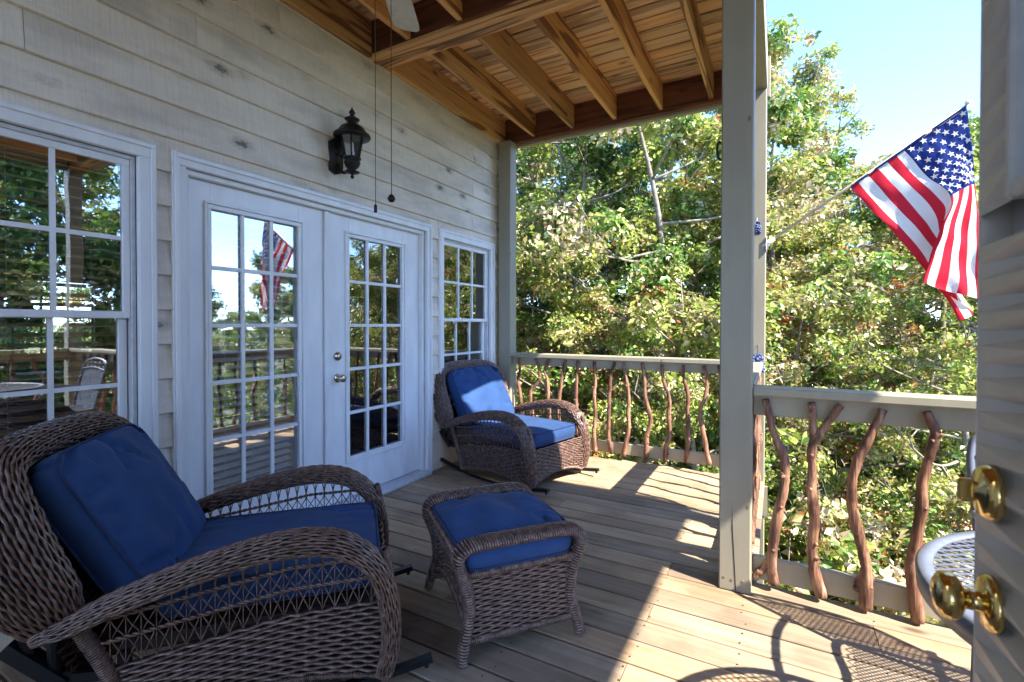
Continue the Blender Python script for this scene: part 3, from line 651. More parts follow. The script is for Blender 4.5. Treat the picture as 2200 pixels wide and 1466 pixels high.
def coil(m, C, A, B, wa, wb, pitch, r, k=9):
    """round strand wrapped closely around a path"""
    N = len(C); d = np.r_[0, np.cumsum(np.linalg.norm(np.diff(C, axis=0), axis=1))]; turns = d[-1]/pitch; n = int(turns*k); s = np.linspace(0, d[-1], n); th = 2*math.pi*s/pitch
    I = lambda M: np.stack([np.interp(s, d, M[:, q]) for q in range(3)], 1)
    c, a, b = I(C), I(A), I(B); WA = np.interp(s, d, np.broadcast_to(wa, (N,))); WB = np.interp(s, d, np.broadcast_to(wb, (N,)))
    P = c+a*(np.cos(th)*WA)[:, None]+b*(np.sin(th)*WB)[:, None]; nn = a*np.cos(th)[:, None]+b*np.sin(th)[:, None]
    m.cur = 0; strand(m, P, nn, r)
    m.cur = 1; V = []; q = 14
    for t in np.linspace(0, 2*math.pi, q): V.append(C+A*(math.cos(t)*(np.broadcast_to(wa, (N,))-r*.5))[:, None]+B*(math.sin(t)*(np.broadcast_to(wb, (N,))-r*.5))[:, None])
    m.grid(np.array(V).reshape(-1, 3), q, N); m.cur = 0
def frames2d(P, side):
    """path in a plane: tangent, in-plane normal, side axis"""
    T = np.gradient(P, axis=0); T /= np.linalg.norm(T, axis=1)[:, None]; S = np.broadcast_to(np.asarray(side, float), P.shape)
    return np.cross(S, T), S
def rope(m, P, r, tw=.022):
    P, d = resample(P, .004); T = np.gradient(P, axis=0); T /= np.linalg.norm(T, axis=1)[:, None]; A = np.cross(T, (0, 1, 0)); A /= np.linalg.norm(A, axis=1)[:, None]; B = np.cross(T, A)
    for ph in (0, math.pi): th = 2*math.pi*d/tw/2+ph; m.tube(P+r*.8*(A*np.cos(th)[:, None]+B*np.sin(th)[:, None]), r, 5, cap=False)
def cushion(Wd, D, H, crown, seed, M, wr=.006, n=44, corner=.05, pinch=0.):
    """boxed cushion; returns (body MB, piping MB), M maps local (u,v,w) to the thing"""
    rs = np.random.default_rng(seed); h0 = H/2
    cr = [(rs.uniform(-1, 1), rs.choice([-1, 1]), rs.uniform(.12, .3), rs.uniform(.035, .08), rs.integers(0, 2), rs.uniform(-.6, .6), rs.uniform(.4, 1)) for _ in range(18)]
    def edge(u, v):
        k = corner*(abs(u)**8)*(abs(v)**8); return u*(1-k-pinch*(1-u*u)*0), v*(1-k)
    def top(u, v, s):
        a = max(0, 1-u*u)**.55; b = max(0, 1-v*v)**.55; z = h0+crown*a*b
        for (p, sg, ln, wd, axis, sk, am) in cr:          # creases pulled in from the seams
            q, w = (u, v) if axis else (v, u); dist = 1-sg*w
            if dist < ln*2.2: z -= am*wr*math.exp(-((q-p-sk*dist)/wd)**2)*(dist/ln)*math.exp(1-dist/ln)*1.2
        z += wr*.6*noise.noise(Vector((u*2.2+seed, v*2.2, s)))*a*b*2
        return z
    body = MB(); G = np.linspace(-1, 1, n); G = np.sign(G)*(1-(1-np.abs(G))**1.5)
    for s in (1, -1):
        V = []
        for u in G:
            for v in G: e = edge(u, v); V.append(M(e[0]*Wd/2, e[1]*D/2, s*top(u, v, s)))
        body.grid(V, n, n)
    loop = [(u, -1) for u in G]+[(1, v) for v in G[1:]]+[(u, 1) for u in G[::-1][1:]]+[(-1, v) for v in G[::-1][1:-1]]
    L = len(loop); V = []; q = 6
    for i in range(q):
        t = i/(q-1)*2-1
        for (u, v) in loop: e = edge(u, v); bl = 1+(.012/(Wd/2))*(1-t*t); V.append(M(e[0]*Wd/2*bl, e[1]*D/2*bl, t*h0+.002*noise.noise(Vector((u*6, v*6, t)))))
    body.add(V, [(i*L+j, i*L+(j+1) % L, (i+1)*L+(j+1) % L, (i+1)*L+j) for i in range(q-1) for j in range(L)])
    pip = MB()
    for s in (1, -1):
        P = [M(edge(u, v)[0]*(Wd/2+.002), edge(u, v)[1]*(D/2+.002), s*(h0+.001)) for (u, v) in loop]; pip.tube(P, .0052, 7, closed=True)
    return body, pip
# ---- rocking chair (local: +X forward, +Y its left, Z up)
WK = ['wicker', 'wicker_shade_core']
def make_chair():
    ch = thing('rocking_chair', (0, 0, 0)); del ch['_base']
    for s in (-1, 1):
        # arm: rises from the back, crowns and rolls down to the front foot
        o2 = [(-.575, .398), (-.47, .447), (-.36, .492), (-.23, .535), (-.1, .570), (.02, .592), (.13, .600), (.23, .588), (.31, .556), (.38, .498), (.425, .42), (.450, .32), (.457, .22), (.448, .13), (.425, .055)]
        P2 = crom(o2, 160); T = np.gradient(P2, axis=0); T /= np.linalg.norm(T, axis=1)[:, None]; nn = np.stack([-T[:, 1], T[:, 0]], 1); t = np.linspace(0, 1, 160)
        hh = np.interp(t, [0, .06, .25, .6, .85, 1], [.012, .024, .030, .034, .030, .024]); ww = np.interp(t, [0, .05, .2, .5, .8, 1], [.018, .036, .050, .062, .054, .036])
        C2 = P2-nn*hh[:, None]; bb = np.interp(t, [0, .3, 1], [.395, .385, .370])
        C = np.stack([C2[:, 0], s*bb, C2[:, 1]], 1); C, d = resample(C, .009); k = len(C); tt = np.linspace(0, 1, k); hh = np.interp(tt, t, hh); ww = np.interp(tt, t, ww)
        A, S = frames2d(C, (0, 1, 0)); m = MB(); weave_sweep(m, C, -A, S, hh, ww, .0098, .040, .0043); m.build('arm', WK, ch, True, False)
        # braided edge along the outer underside of the arm
        m = MB()
        for ph in (0, 2.1, 4.2): th = d/.011/2.2+ph; m.tube(C+A*(hh*.75+.004*np.cos(th))[:, None]+S*(s*(ww*.72+.004*np.sin(th)))[:, None], .0042, 5, cap=False)
        m.build('arm_braid', 'wicker', ch, True, False)
        y = s*.362
        def under(a): return float(np.interp(a, C[:k*6//10, 0], C[:k*6//10, 2]-hh[:k*6//10])) if a < .32 else float(np.interp(a, [.32, .38, .43], [.525, .45, .33]))
        ztop = lambda a: .247+.075*min(1, (a+.40)/.5)
        # woven side panel
        m = MB()
        def u0(v): return -.405+.085*(1-v/.30)+.02
        def u1(v): return .425+.012*math.sin(v*9)
        zlow = lambda a: .052+.05*max(0, 1-((a-.03)/.36)**2)
        f = lambda u, v: (u, y, zlow(u)+(ztop(u)-zlow(u))*v)
        panel(m, f, (0, s, 0), lambda v: -.385+.06*(1-v), lambda v: .43, 0, 1.0, .0142/.22, .037, .0066); m.build('side_panel', WK, ch, True, False)
        m = MB(); E = [(a, y+s*.003, zlow(a)) for a in np.linspace(-.33, .43, 60)]; E = np.array(E); A2, S2 = frames2d(E, (0, 1, 0)); coil(m, E, A2, S2, .008, .008, .0062, .0032); m.build('edge_wrap', WK, ch, True, False)
        # openwork under the arm: crossing strands and two twisted bands
        m = MB()
        r1 = lambda a: ztop(a)+.34*(under(a)-ztop(a)); r2 = lambda a: ztop(a)+.70*(under(a)-ztop(a))
        r1 = lambda a: min(under(a)-.01, ztop(a)+.085); r2 = lambda a: min(under(a)-.004, ztop(a)+.155)
        n = 21; aa = np.linspace(-.40, .40, n)
        for i, a in enumerate(aa):
            for dd in (-1, 1, 0):
                a1 = a+dd*.036; a2 = a
                pts = [(a, ztop(a)), (a+dd*.018, (ztop(a)+r1(a))/2), (a1, r1(a1)), (a+dd*.016, (r1(a)+r2(a))/2), (a2, r2(a2)), (a+dd*.012, under(a)+.012)]
                if under(a) < ztop(a)+.05: pts = [(a, ztop(a)), (a1, under(a1)+.01)]
                Q = crom([(p[0], y+s*(.002*dd), p[1]) for p in pts], 16); m.tube(Q, .0021, 5, cap=False)
        m.build('lattice', 'wicker', ch, True, False)
        m = MB()
        for rf in (r1, r2): rope(m, [(a, y+s*.004, rf(a)) for a in np.linspace(-.42, .42 if rf is r1 else .36, 60)], .0042)
        m.build('twisted_band', 'wicker', ch, True, False)
        # wrapped rear upright
        E = crom([(-.50, y, .43), (-.465, y, .36), (-.42, y, .27), (-.385, y, .18), (-.355, y, .10), (-.345, y, .045)], 50); m = MB(); A2, S2 = frames2d(E, (0, 1, 0)); coil(m, E, A2, S2, .021, .021, .0075, .0038); m.build('rear_upright', WK, ch, True, False)
        E = crom([(.405, y-s*.002, .50), (.425, y-s*.002, .40), (.432, y-s*.002, .28), (.43, y-s*.002, .15), (.415, y-s*.002, .06)], 40); m = MB(); A2, S2 = frames2d(E, (0, 1, 0)); coil(m, E, A2, S2, .011, .016, .0068, .0034); m.build('front_upright', WK, ch, True, False)
        # black metal rocker, brackets and rear leg
        m = MB(); E = np.array([(a, s*.345, .012+.055*(a+.02)**2/.36) for a in np.linspace(-.68, .575, 40)])
        for i in range(39): m.bar(E[i], E[i+1], .030, .022)
        ro = m.build('rocker', 'black_metal', ch, False, False)
        m = MB(); m.tube([(.555, s*.345, .060), (.555, s*.345, .034)], .009, 8); m.build('rubber_stop', 'black_metal', ro, False, False)
        m = MB(); m.bar((-.37, s*.345, .015), (-.37, s*.345, .29), .028, .028, (1, 0, 0)); m.build('leg', 'black_metal', ch, False, False)
        m = MB(); m.bar((.41, s*.345, .03), (.41, s*.345, .14), .028, .028, (1, 0, 0)); m.build('leg', 'black_metal', ch, False, False)
        m = MB(); m.bar((-.66, s*.335, .352), (-.52, s*.335, .215), .05, .04); m.tube([(-.625, s*.335, .45), (-.612, s*.335, .31)], .017, 10); m.tube([(-.552, s*.335, .40), (-.548, s*.335, .24)], .017, 10); m.bar((-.55, s*.335, .235), (-.37, s*.345, .22), .028, .03); m.build('recline_bracket', 'black_metal', ch, False, False)
    # front panel with arched lower edge
    m = MB(); zl = lambda b: .052+.062*max(0, 1-(b/.31)**2)**.8; zt = lambda b: .328
    panel(m, lambda u, v: (.418+.01*math.sin(v*3), u, zl(u)+(zt(u)-zl(u))*v), (1, 0, 0), lambda v: -.36, lambda v: .36, 0, 1, .0142/.23, .037, .0066); m.build('front_panel', WK, ch, True, False)
    m = MB(); E = np.array([(.421, b, zl(b)) for b in np.linspace(-.35, .35, 60)]); S2 = np.broadcast_to(np.array([1., 0, 0]), E.shape); T = np.gradient(E, axis=0); T /= np.linalg.norm(T, axis=1)[:, None]; coil(m, E, np.cross(S2, T), S2, .008, .008, .0062, .0032); m.build('edge_wrap', WK, ch, True, False)
    # seat frame under the cushion
    m = MB(); m.bbox(-.46, .40, -.345, .345, .270, .315, .01); m.build('seat_frame', 'wicker_shade_core', ch, False, False)
    # back: horseshoe roll around a woven centre
    e = np.array([-.43, 0, .903]); nb = np.array([.903, 0, .43]); o = np.array([-.535, 0, .43])
    h = [(-.372, -.02), (-.385, .12), (-.39, .26), (-.375, .37), (-.325, .445), (-.23, .478), (-.1, .492), (0, .495)]
    h = h+[(-b, t) for b, t in h[::-1][1:]]
    P = crom(h, 200); C = o+P[:, :1]*np.array([0, 1., 0])+P[:, 1:]*e; C, d = resample(C, .010); k = len(C)
    T = np.gradient(C, axis=0); T /= np.linalg.norm(T, axis=1)[:, None]; Nn = np.broadcast_to(nb, C.shape); A = np.cross(T, Nn)
    tt = np.linspace(0, 1, k); wl = np.interp(tt, [0, .04, .12, .5, .88, .96, 1], [.03, .048, .055, .055, .055, .048, .03]); wd = np.interp(tt, [0, .05, .2, .5, .8, .95, 1], [.07, .095, .115, .085, .115, .095, .07])
    m = MB(); weave_sweep(m, C, A, Nn, wl, wd, .0108, .042, .0047, pw=2.6); m.build('back_roll', WK, ch, True, False)
    m = MB(); bw = lambda v: (-.35 if v < .38 else -.35+(v-.38)*1.1)
    panel(m, lambda u, v: o+np.array([0, u, 0])+e*v-nb*.045, nb, bw, lambda v: -bw(v), -.22, .47, .0115, .034, .005, back=True); m.build('back_panel', WK, ch, True, False)
    # cushions
    Ms = lambda u, v, w: (.04+u, v, .388+w+.018*(-u)*0)
    b_, p_ = cushion(.70, .575, .098, .020, 3, Ms, .009); so_ = b_.build('seat_cushion', 'fabric', ch, True, False); p_.build('piping', 'piping', so_, True, False)
    e2 = np.array([-.505, 0, .863]); n2 = np.array([.863, 0, .505]); ob = np.array([-.435, 0, .655])-n2*.055
    Mb = lambda u, v, w: tuple(ob+np.array([0, 1, 0])*u+e2*v+n2*w)
    b_, p_ = cushion(.60, .54, .095, .058, 8, Mb, .026, corner=.11); bo_ = b_.build('back_cushion', 'fabric', ch, True, False); p_.build('piping', 'piping', bo_, True, False)
    return ch
chair = make_chair()
chair.location = (.93, 1.22, 0); chair.rotation_euler = (0, 0, rad(46.5))
tag(chair, 'brown wicker rocking chair with blue cushions in front of the slatted window', 'rocking chair', 'wicker rocking chairs')
ch2 = copy_tree(chair); ch2.location = (.73, 3.69, 0); ch2.rotation_euler = (0, 0, rad(-13))
tag(ch2, 'brown wicker rocking chair with blue cushions in the corner by the far railing', 'rocking chair', 'wicker rocking chairs')
# ---- ottoman (local: +X along its front, +Y away from the front)
def make_ottoman():
    ot = thing('ottoman', (1.58, 1.8635, 0), 'wicker ottoman with blue cushion between the two rocking chairs', 'ottoman', rz=rad(51.3)); del ot['_base']
    arch = [(-.250, .004), (-.236, .08), (-.214, .17), (-.222, .27), (-.250, .35), (-.262, .395), (-.244, .432), (-.19, .447), (-.1, .450), (0, .450)]
    arch = arch+[(-a+.012*(z < .4), z) for a, z in arch[::-1][1:]]
    P2 = crom(arch, 220)
    for s in (-1, 1):
        P = np.stack([P2[:, 0], np.interp(P2[:, 1], [0, .15, .3, .46], [s*.290, s*.262, s*.262, s*.272]), P2[:, 1]], 1); P, d = resample(P, .006)
        z = P[:, 2]; wy = np.interp(z, [0, .06, .2, .38, .45], [.019, .022, .026, .040, .046]); wn = np.interp(z, [0, .1, .45], [.017, .019, .021])
        T = np.gradient(P, axis=0); T /= np.linalg.norm(T, axis=1)[:, None]; S = np.broadcast_to(np.array([0, 1., 0]), P.shape); A = np.cross(S, T); A /= np.linalg.norm(A, axis=1)[:, None]
        m = MB(); coil(m, P, A, S, wn, wy, .0108, .0052, 12); m.build('end_arch', WK, ot, True, False)
        yy = s*.266
        u0 = lambda v: -.212-.02*(v-.17)**2*20+.0; u1 = lambda v: .222
        m = MB(); panel(m, lambda u, v: (u, yy, v), (0, s, 0), lambda v: float(np.interp(v, [.07, .17, .32], [-.225, -.205, -.225])), lambda v: float(np.interp(v, [.07, .17, .32], [.225, .215, .24])), .082, .318, .0108, .042, .0053, .9); m.build('end_panel', WK, ot, True, False)
        for zz, rr_, nm in ((.328, .015, 'top_bar'), (.072, .013, 'bottom_bar')):
            E = np.array([(a, yy, zz) for a in np.linspace(-.225, .235, 60)]); m = MB(); A2, S2 = frames2d(E, (0, 1, 0)); coil(m, E, A2, S2, rr_, rr_, .0074, .0037); m.build(nm, WK, ot, True, False)
        # long sides, bowed in with the legs
        m = MB(); zl = lambda y: .105+.075*max(0, 1-(y/.25)**2)
        panel(m, lambda u, v: (s*float(np.interp(zl(u)+v*(.40-zl(u)), [.08, .17, .28, .36, .42], [.236, .215, .222, .252, .265])), u, zl(u)+v*(.40-zl(u))), (s, 0, 0), lambda v: -.25, lambda v: .25, 0, 1, .0108/.26, .036, .0052); m.build('side_panel', WK, ot, True, False)
        E = np.array([(s*.222, y, zl(y)) for y in np.linspace(-.255, .255, 60)]); m = MB(); S2 = np.broadcast_to(np.array([1., 0, 0]), E.shape); T = np.gradient(E, axis=0); T /= np.linalg.norm(T, axis=1)[:, None]; coil(m, E, np.cross(S2, T), S2, .010, .010, .007, .0035); m.build('edge_wrap', WK, ot, True, False)
        E = np.array([(s*.258, y, .405) for y in np.linspace(-.24, .24, 50)]); m = MB(); S2 = np.broadcast_to(np.array([1., 0, 0]), E.shape); T = np.gradient(E, axis=0); T /= np.linalg.norm(T, axis=1)[:, None]; coil(m, E, np.cross(S2, T), S2, .012, .012, .0072, .0036); m.build('side_bar', WK, ot, True, False)
    m = MB(); m.bbox(-.235, .24, -.25, .25, .325, .345, .005); m.build('seat_frame', 'wicker_shade_core', ot, False, False)
    b_, p_ = cushion(.50, .545, .075, .056, 21, lambda u, v, w: (u+.004, v, .385+w+.010*math.cos(v*5.5)), .020, corner=.12); c_ = b_.build('cushion', 'fabric', ot, True, False); p_.build('piping', 'piping', c_, True, False)
    return ot
make_ottoman()
# ---- wall lantern
lan = thing('wall_lantern', (.02, 2.31, 2.43), 'black wall lantern with glass panes above the French doors', 'lantern')
L0 = (.175, 2.325, 0); Lz = 2.29
m = MB(); prof = [(.045, 2.33), (.058, 2.36), (.058, 2.51), (.040, 2.55)]
m.prism([(2.262, 2.335), (2.31, 2.315), (2.358, 2.335), (2.362, 2.53), (2.33, 2.555), (2.29, 2.555), (2.258, 2.53)], 0, .020, .052); m.lathe([(.02, 0), (.03, .002), (.03, .012), (.012, .018)], (.05, 2.31, 2.47), 16, 0); m.build('back_plate', 'lantern_black', lan, True)
m = MB(); m.tube(crom([(.05, 2.31, 2.38), (.075, 2.313, 2.335), (.115, 2.318, 2.318), (.150, 2.323, 2.335), (.17, 2.325, 2.33)], 24), .011, 10); m.tube(crom([(.05, 2.31, 2.47), (.085, 2.314, 2.50), (.105, 2.316, 2.46), (.085, 2.314, 2.43), (.07, 2.312, 2.45)], 24), .008, 8); m.build('bracket_arm', 'lantern_black', lan, True)
m = MB(); m.lathe([(.002, 2.268), (.011, 2.278), (.013, 2.287), (.006, 2.296), (.016, 2.303), (.046, 2.310), (.050, 2.316), (.022, 2.324), (.026, 2.334), (.044, 2.352), (.052, 2.372), (.054, 2.382), (.046, 2.386), (.050, 2.396), (.058, 2.402), (.058, 2.410), (.042, 2.414), (.004, 2.414)], L0, 28); m.build('base', 'lantern_black', lan, True)
m = MB()
for k in range(6):
    a = k*math.pi/3+.2; b2 = a+math.pi/3
    for q in (0,): m.add([(L0[0]+r*math.cos(t), L0[1]+r*math.sin(t), z) for (r, z) in ((.046, 2.412), (.072, 2.545)) for t in (a, b2)], [(0, 1, 3, 2)])
m.build('glass_panes', 'lantern_glass', lan)
m = MB()
for k in range(6): a = k*math.pi/3+.2; m.tube([(L0[0]+.047*math.cos(a), L0[1]+.047*math.sin(a), 2.408), (L0[0]+.074*math.cos(a), L0[1]+.074*math.sin(a), 2.548)], .0055, 6)
m.build('glazing_bars', 'lantern_black', lan, True)
m = MB(); m.lathe([(.016, 2.412), (.016, 2.45), (.012, 2.455), (.010, 2.50), (.003, 2.515)], L0, 14); m.build('bulb', 'slat_white', lan, True)
m = MB(); m.lathe([(.070, 2.542), (.118, 2.545), (.122, 2.553), (.118, 2.563), (.098, 2.575), (.090, 2.590), (.074, 2.612), (.046, 2.630), (.030, 2.640), (.028, 2.652), (.046, 2.660), (.050, 2.668), (.030, 2.678), (.016, 2.690), (.014, 2.700), (.022, 2.712), (.014, 2.725), (.007, 2.735), (.001, 2.752)], L0, 32); m.build('cap', 'lantern_black', lan, True)
# ---- ceiling fan
fx, fy, fz = 1.176, 1.566, 2.93
fan = thing('ceiling_fan', (fx, fy, 3.5), 'ceiling fan with pale wooden blades hanging under the upper deck', 'ceiling fan')
m = MB(); m.lathe([(.06, 3.505), (.06, 3.47), (.012, 3.45), (.012, 3.14), (.05, 3.13), (.10, 3.10), (.115, 3.04), (.10, 2.99), (.06, 2.965), (.05, 2.93), (.03, 2.905), (.004, 2.90)], (fx, fy, 0), 28); m.build('motor', 'bronze', fan, True)
for k in range(5):
    a = math.atan2(2.04-fy, .895-fx)+k*2*math.pi/5; ca, sa = math.cos(a), math.sin(a); m = MB(); V = []
    outl = [(.17, .05), (.24, .062), (.36, .070), (.54, .074), (.575, .070), (.595, .050), (.60, 0), (.595, -.050), (.575, -.070), (.54, -.074), (.36, -.070), (.24, -.062), (.17, -.05)]
    for dz in (-.004, .004):
        for (r, w) in outl: V.append((fx+ca*r-sa*w, fy+sa*r+ca*w, fz+dz+w*.20))
    n = len(outl); m.add(V, [tuple(range(n-1, -1, -1)), tuple(range(n, 2*n))]+[(i, (i+1) % n, n+(i+1) % n, n+i) for i in range(n)]); bl = m.build('blade', 'fan_blade', fan)
    m = MB(); m.bar((fx+ca*.09, fy+sa*.09, fz+.02), (fx+ca*.24, fy+sa*.24, fz+.006), .035, .006); m.build('blade_iron', 'bronze', bl)
for (px, py, kind) in ((807, 455, 0), (841, 428, 1)):
    q = fw+RT*(px-1100)/F_PX-UP*(py-709.78)/F_PX; b = CAM+q*2.1/(q@fw); m = MB()
    m.tube([(b[0], b[1], b[2]+.02), (b[0], b[1], 2.93)], .0016, 6)
    if kind:
        for zz in np.arange(b[2]+.02, 2.93, .0075): m.lathe([(.0005, -.0022), (.0027, 0), (.0005, .0022)], (b[0], b[1], zz), 6)
    pc = m.build('pull_chain', 'chain_metal', fan)
    m = MB()
    if kind: m.lathe([(.002, .022), (.010, .016), (.0165, .004), (.0165, -.002), (.010, -.012), (.003, -.014)], tuple(b), 16)
    else: m.lathe([(.002, .032), (.0065, .028), (.0075, .0), (.0065, -.004), (.002, -.005)], tuple(b), 12)
    m.build('fob', 'bronze', pc, True)
# ---- flag on its pole
y_f = 4.47
def fp(x, y, dy=0):
    return onp(x, y, 1, y_f+dy)
T0 = fp(2079, 226); Bm = onp(1648, 523, 1, y_f)
flag = thing('flag', tuple(Bm), 'stars and stripes flag on an angled pole fixed to the sunlit post', 'flag')
dirp = (T0-Bm)/np.linalg.norm(T0-Bm); m = MB(); m.tube([Bm-dirp*.03, T0+dirp*.01], [.0125, .0105], 10); m.build('pole', 'pole_wood', flag, True)
m = MB(); m.lathe([(.006, 0), (.016, .008), (.018, .02), (.010, .032), (.002, .036)], tuple(T0), 12); m.build('finial', 'white_trim', flag, True)
m = MB(); m.bbox(2.5975, 2.604, y_f-.03, y_f+.03, Bm[2]-.07, Bm[2]+.05, .002); m.tube([Bm-dirp*.045, Bm+dirp*.06], .0185, 12); m.bar((2.60, y_f, Bm[2]-.04), Bm+dirp*.03, .012, .02); m.build('bracket', 'white_trim', flag, True)
UV_U = [0, .27, .50, .56, .77, 1.0]
GRID = [[(2076, 230), (2087, 312), (2097, 395), (2105, 480), (2110, 560), (2114, 645)],
        [(2009, 276), (2050, 343), (2076, 402), (2062, 478), (2052, 550), (2045, 628)],
        [(1950, 317), (1998, 372), (2046, 420), (2024, 488), (2004, 550), (1985, 608)],
        [(1936, 327), (1986, 381), (2036, 432), (2024, 492), (2008, 553), (1992, 611)],
        [(1885, 362), (1936, 417), (1988, 473), (2022, 532), (2050, 600), (2090, 668)],
        [(1828, 402), (1876, 456), (1926, 508), (1978, 566), (2018, 622), (2060, 690)]]
DEP = [[0, -.01, .0, .02, .0, .02], [0, -.03, -.05, -.06, -.04, -.05], [0, -.03, -.10, -.13, -.12, -.13], [0, -.02, -.07, -.07, -.05, -.05], [0, .0, .01, .05, .07, .07], [0, .0, .01, .04, .07, .06]]
G3 = np.array([[fp(*GRID[i][j], DEP[i][j]) for j in range(6)] for i in range(6)])
def c1(P, t):                                             # cubic through uniform knots
    n = len(P)-1; t = min(max(t, 0), n-1e-6); i = int(t); f = t-i; a = P[max(i-1, 0)]; b = P[i]; c = P[i+1]; d = P[min(i+2, n)]
    return .5*((2*b)+(-a+c)*f+(2*a-5*b+4*c-d)*f*f+(-a+3*b-3*c+d)*f**3)
def S(u, v):
    ti = float(np.interp(u, UV_U, range(6))); p = c1(np.array([c1(G3[i], v*5) for i in range(6)]), ti)
    w = .006*math.sin(v*34+u*9)*v+.010*math.sin(v*11+u*17)*min(1, v*3)+.004*noise.noise(Vector((u*14, v*9, 3)))*3
    return p+np.array([.25*w, -w, .1*w])
nu, nv = 13*3, 50
for nm, mat, test in (('red_stripes', 'flag_red', lambda i, j: (i//3) % 2 == 0 and not (i < 21 and j < 20)), ('white_stripes', 'flag_white', lambda i, j: (i//3) % 2 == 1 and not (i < 21 and j < 20)), ('canton', 'flag_blue', lambda i, j: i < 21 and j < 20)):
    m = MB(); PT = {}; V = []; Fc = []
    for i in range(nu):
        for j in range(nv):
            if test(i, j):
                q = []
                for (a, b) in ((i, j), (i, j+1), (i+1, j+1), (i+1, j)):
                    if (a, b) not in PT: PT[(a, b)] = len(V); V.append(S(a/nu, b/nv))
                    q.append(PT[(a, b)])
                Fc.append(tuple(q))
    m.add(V, Fc); part = m.build(nm, mat, flag, True)
    if nm == 'canton':
        st = MB()
        for r in range(9):
            for c in range(6 if r % 2 == 0 else 5):
                uc = (r+1)/10*7/13; vc = ((c*2+1) if r % 2 == 0 else (c*2+2))/12*.4
                p = S(uc, vc); du = S(uc+.01, vc)-S(uc-.01, vc); dv = S(uc, vc+.01)-S(uc, vc-.01); du /= np.linalg.norm(du); dv -= du*(dv@du); dv /= np.linalg.norm(dv); nn = np.cross(du, dv)
                for sgn in (1, -1):
                    V = [p+nn*.0035*sgn]
                    for k in range(10):
                        a = k*math.pi/5; rr_ = .024 if k % 2 == 0 else .0095; V.append(p+nn*.0035*sgn-du*rr_*math.cos(a)+dv*rr_*math.sin(a))
                    st.add(V, [(0, k+1, (k+1) % 10+1) for k in range(10)])
        st.build('stars', 'flag_white', part)
m = MB(); V = []
for u in np.linspace(0, 1, 30): V += [S(u, 0)+dirp*0+np.array([0, q, r]) for q, r in ((-.013, -.006), (-.013, .012), (.013, .012), (.013, -.006))]
m.add(V, [(i*4+k, i*4+(k+1) % 4, (i+1)*4+(k+1) % 4, (i+1)*4+k) for i in range(29) for k in range(4)]); m.build('pole_sleeve', 'flag_blue', flag, True)
# ---- ornaments hanging by the posts
def ornament(px, py, s, label):
    c = onp(px, py, 1, 4.40); t = thing('hanging_ornament', tuple(c), label, 'ornament'); m = MB(); rs = np.random.default_rng(int(px))
    prof = [(.004, .13), (.02, .12), (.034, .09), (.045, .05), (.05, 0), (.045, -.04), (.03, -.07), (.008, -.085)]; P = []
    for k in range(46):
        h = rs.uniform(-.08, .12); r = np.interp(h, [q[1] for q in prof][::-1], [q[0] for q in prof][::-1]); a = k*2.4; o = np.array([math.cos(a)*r, math.sin(a)*r, h])*s
        d = np.array([math.cos(a), math.sin(a), -.9]); d /= np.linalg.norm(d); m.tube([c+o*.7, c+o+d*.012*s, c+o+d*.03*s], [.016*s, .013*s, .002], 6)
    m.build('petals', 'blue_plastic', t, True); m = MB(); m.tube([(c[0], c[1]+.0, c[2]+.09*s), (c[0], c[1]+.02, c[2]+.17*s), (c[0], 4.46, c[2]+.19*s)], .003, 6); m.build('hanger', 'black_metal', t)
ornament(1627, 785, .85, 'frilly blue ornament hanging low on the sunlit post above the railing')
ornament(1626, 492, .55, 'small dark blue ornament hanging high on the sunlit post')
# ---- bistro table and chairs at the right
def mesh_disc(m, c, R, sp, w, z):
    for sg in (1, -1):
        k = -R
        while k < R:
            L = math.sqrt(max(0, R*R-k*k))
            if L > .01:
                a = sg*rad(32); d = np.array([math.cos(a), math.sin(a), 0]); n = np.array([-d[1], d[0], 0]); p = np.array([c[0], c[1], z+sg*.0012]); m.bar(p+n*k-d*L, p+n*k+d*L, w, .0022)
            k += sp
tc = np.array([3.43, 1.41])
tb = thing('patio_table', (tc[0], tc[1], 0), 'round metal mesh patio table half hidden behind the open door', 'table')
m = MB(); mesh_disc(m, tc, .435, .0225, .0055, .718); m.build('mesh_top', 'table_metal', tb)
ring = lambda r, z, n=64: [(tc[0]+r*math.cos(2*math.pi*k/n), tc[1]+r*math.sin(2*math.pi*k/n), z) for k in range(n)]
m = MB(); n = 72; V = []
for (r, z) in ((.425, .7215), (.452, .723), (.458, .716), (.456, .676), (.450, .674), (.449, .712), (.425, .714)): V += ring(r, z, n)
m.add(V, [(i*n+k, i*n+(k+1) % n, ((i+1) % 7)*n+(k+1) % n, ((i+1) % 7)*n+k) for i in range(7) for k in range(n)]); m.build('rim', 'table_metal', tb, True)
for k in range(4):
    a = k*math.pi/2+.5; ca, sa = math.cos(a), math.sin(a); m = MB(); m.tube(crom([(tc[0]+ca*.30, tc[1]+sa*.30, .715), (tc[0]+ca*.2, tc[1]+sa*.2, .56), (tc[0]+ca*.14, tc[1]+sa*.14, .36), (tc[0]+ca*.18, tc[1]+sa*.18, .16), (tc[0]+ca*.28, tc[1]+sa*.28, .004)], 24), .012, 8); m.build('leg', 'table_metal', tb, True)
m = MB(); m.tube(ring(.145, .36, 28), .008, 8, closed=True); m.build('stretcher_ring', 'table_metal', tb, True)
m = MB(); m.tube(crom([(tc[0]-.39, tc[1]-.23, .675), (tc[0]-.395, tc[1]-.235, .655), (tc[0]-.385, tc[1]-.232, .64), (tc[0]-.37, tc[1]-.22, .648)], 12), .004, 6); m.build('cover_clip', 'black_metal', tb, True)
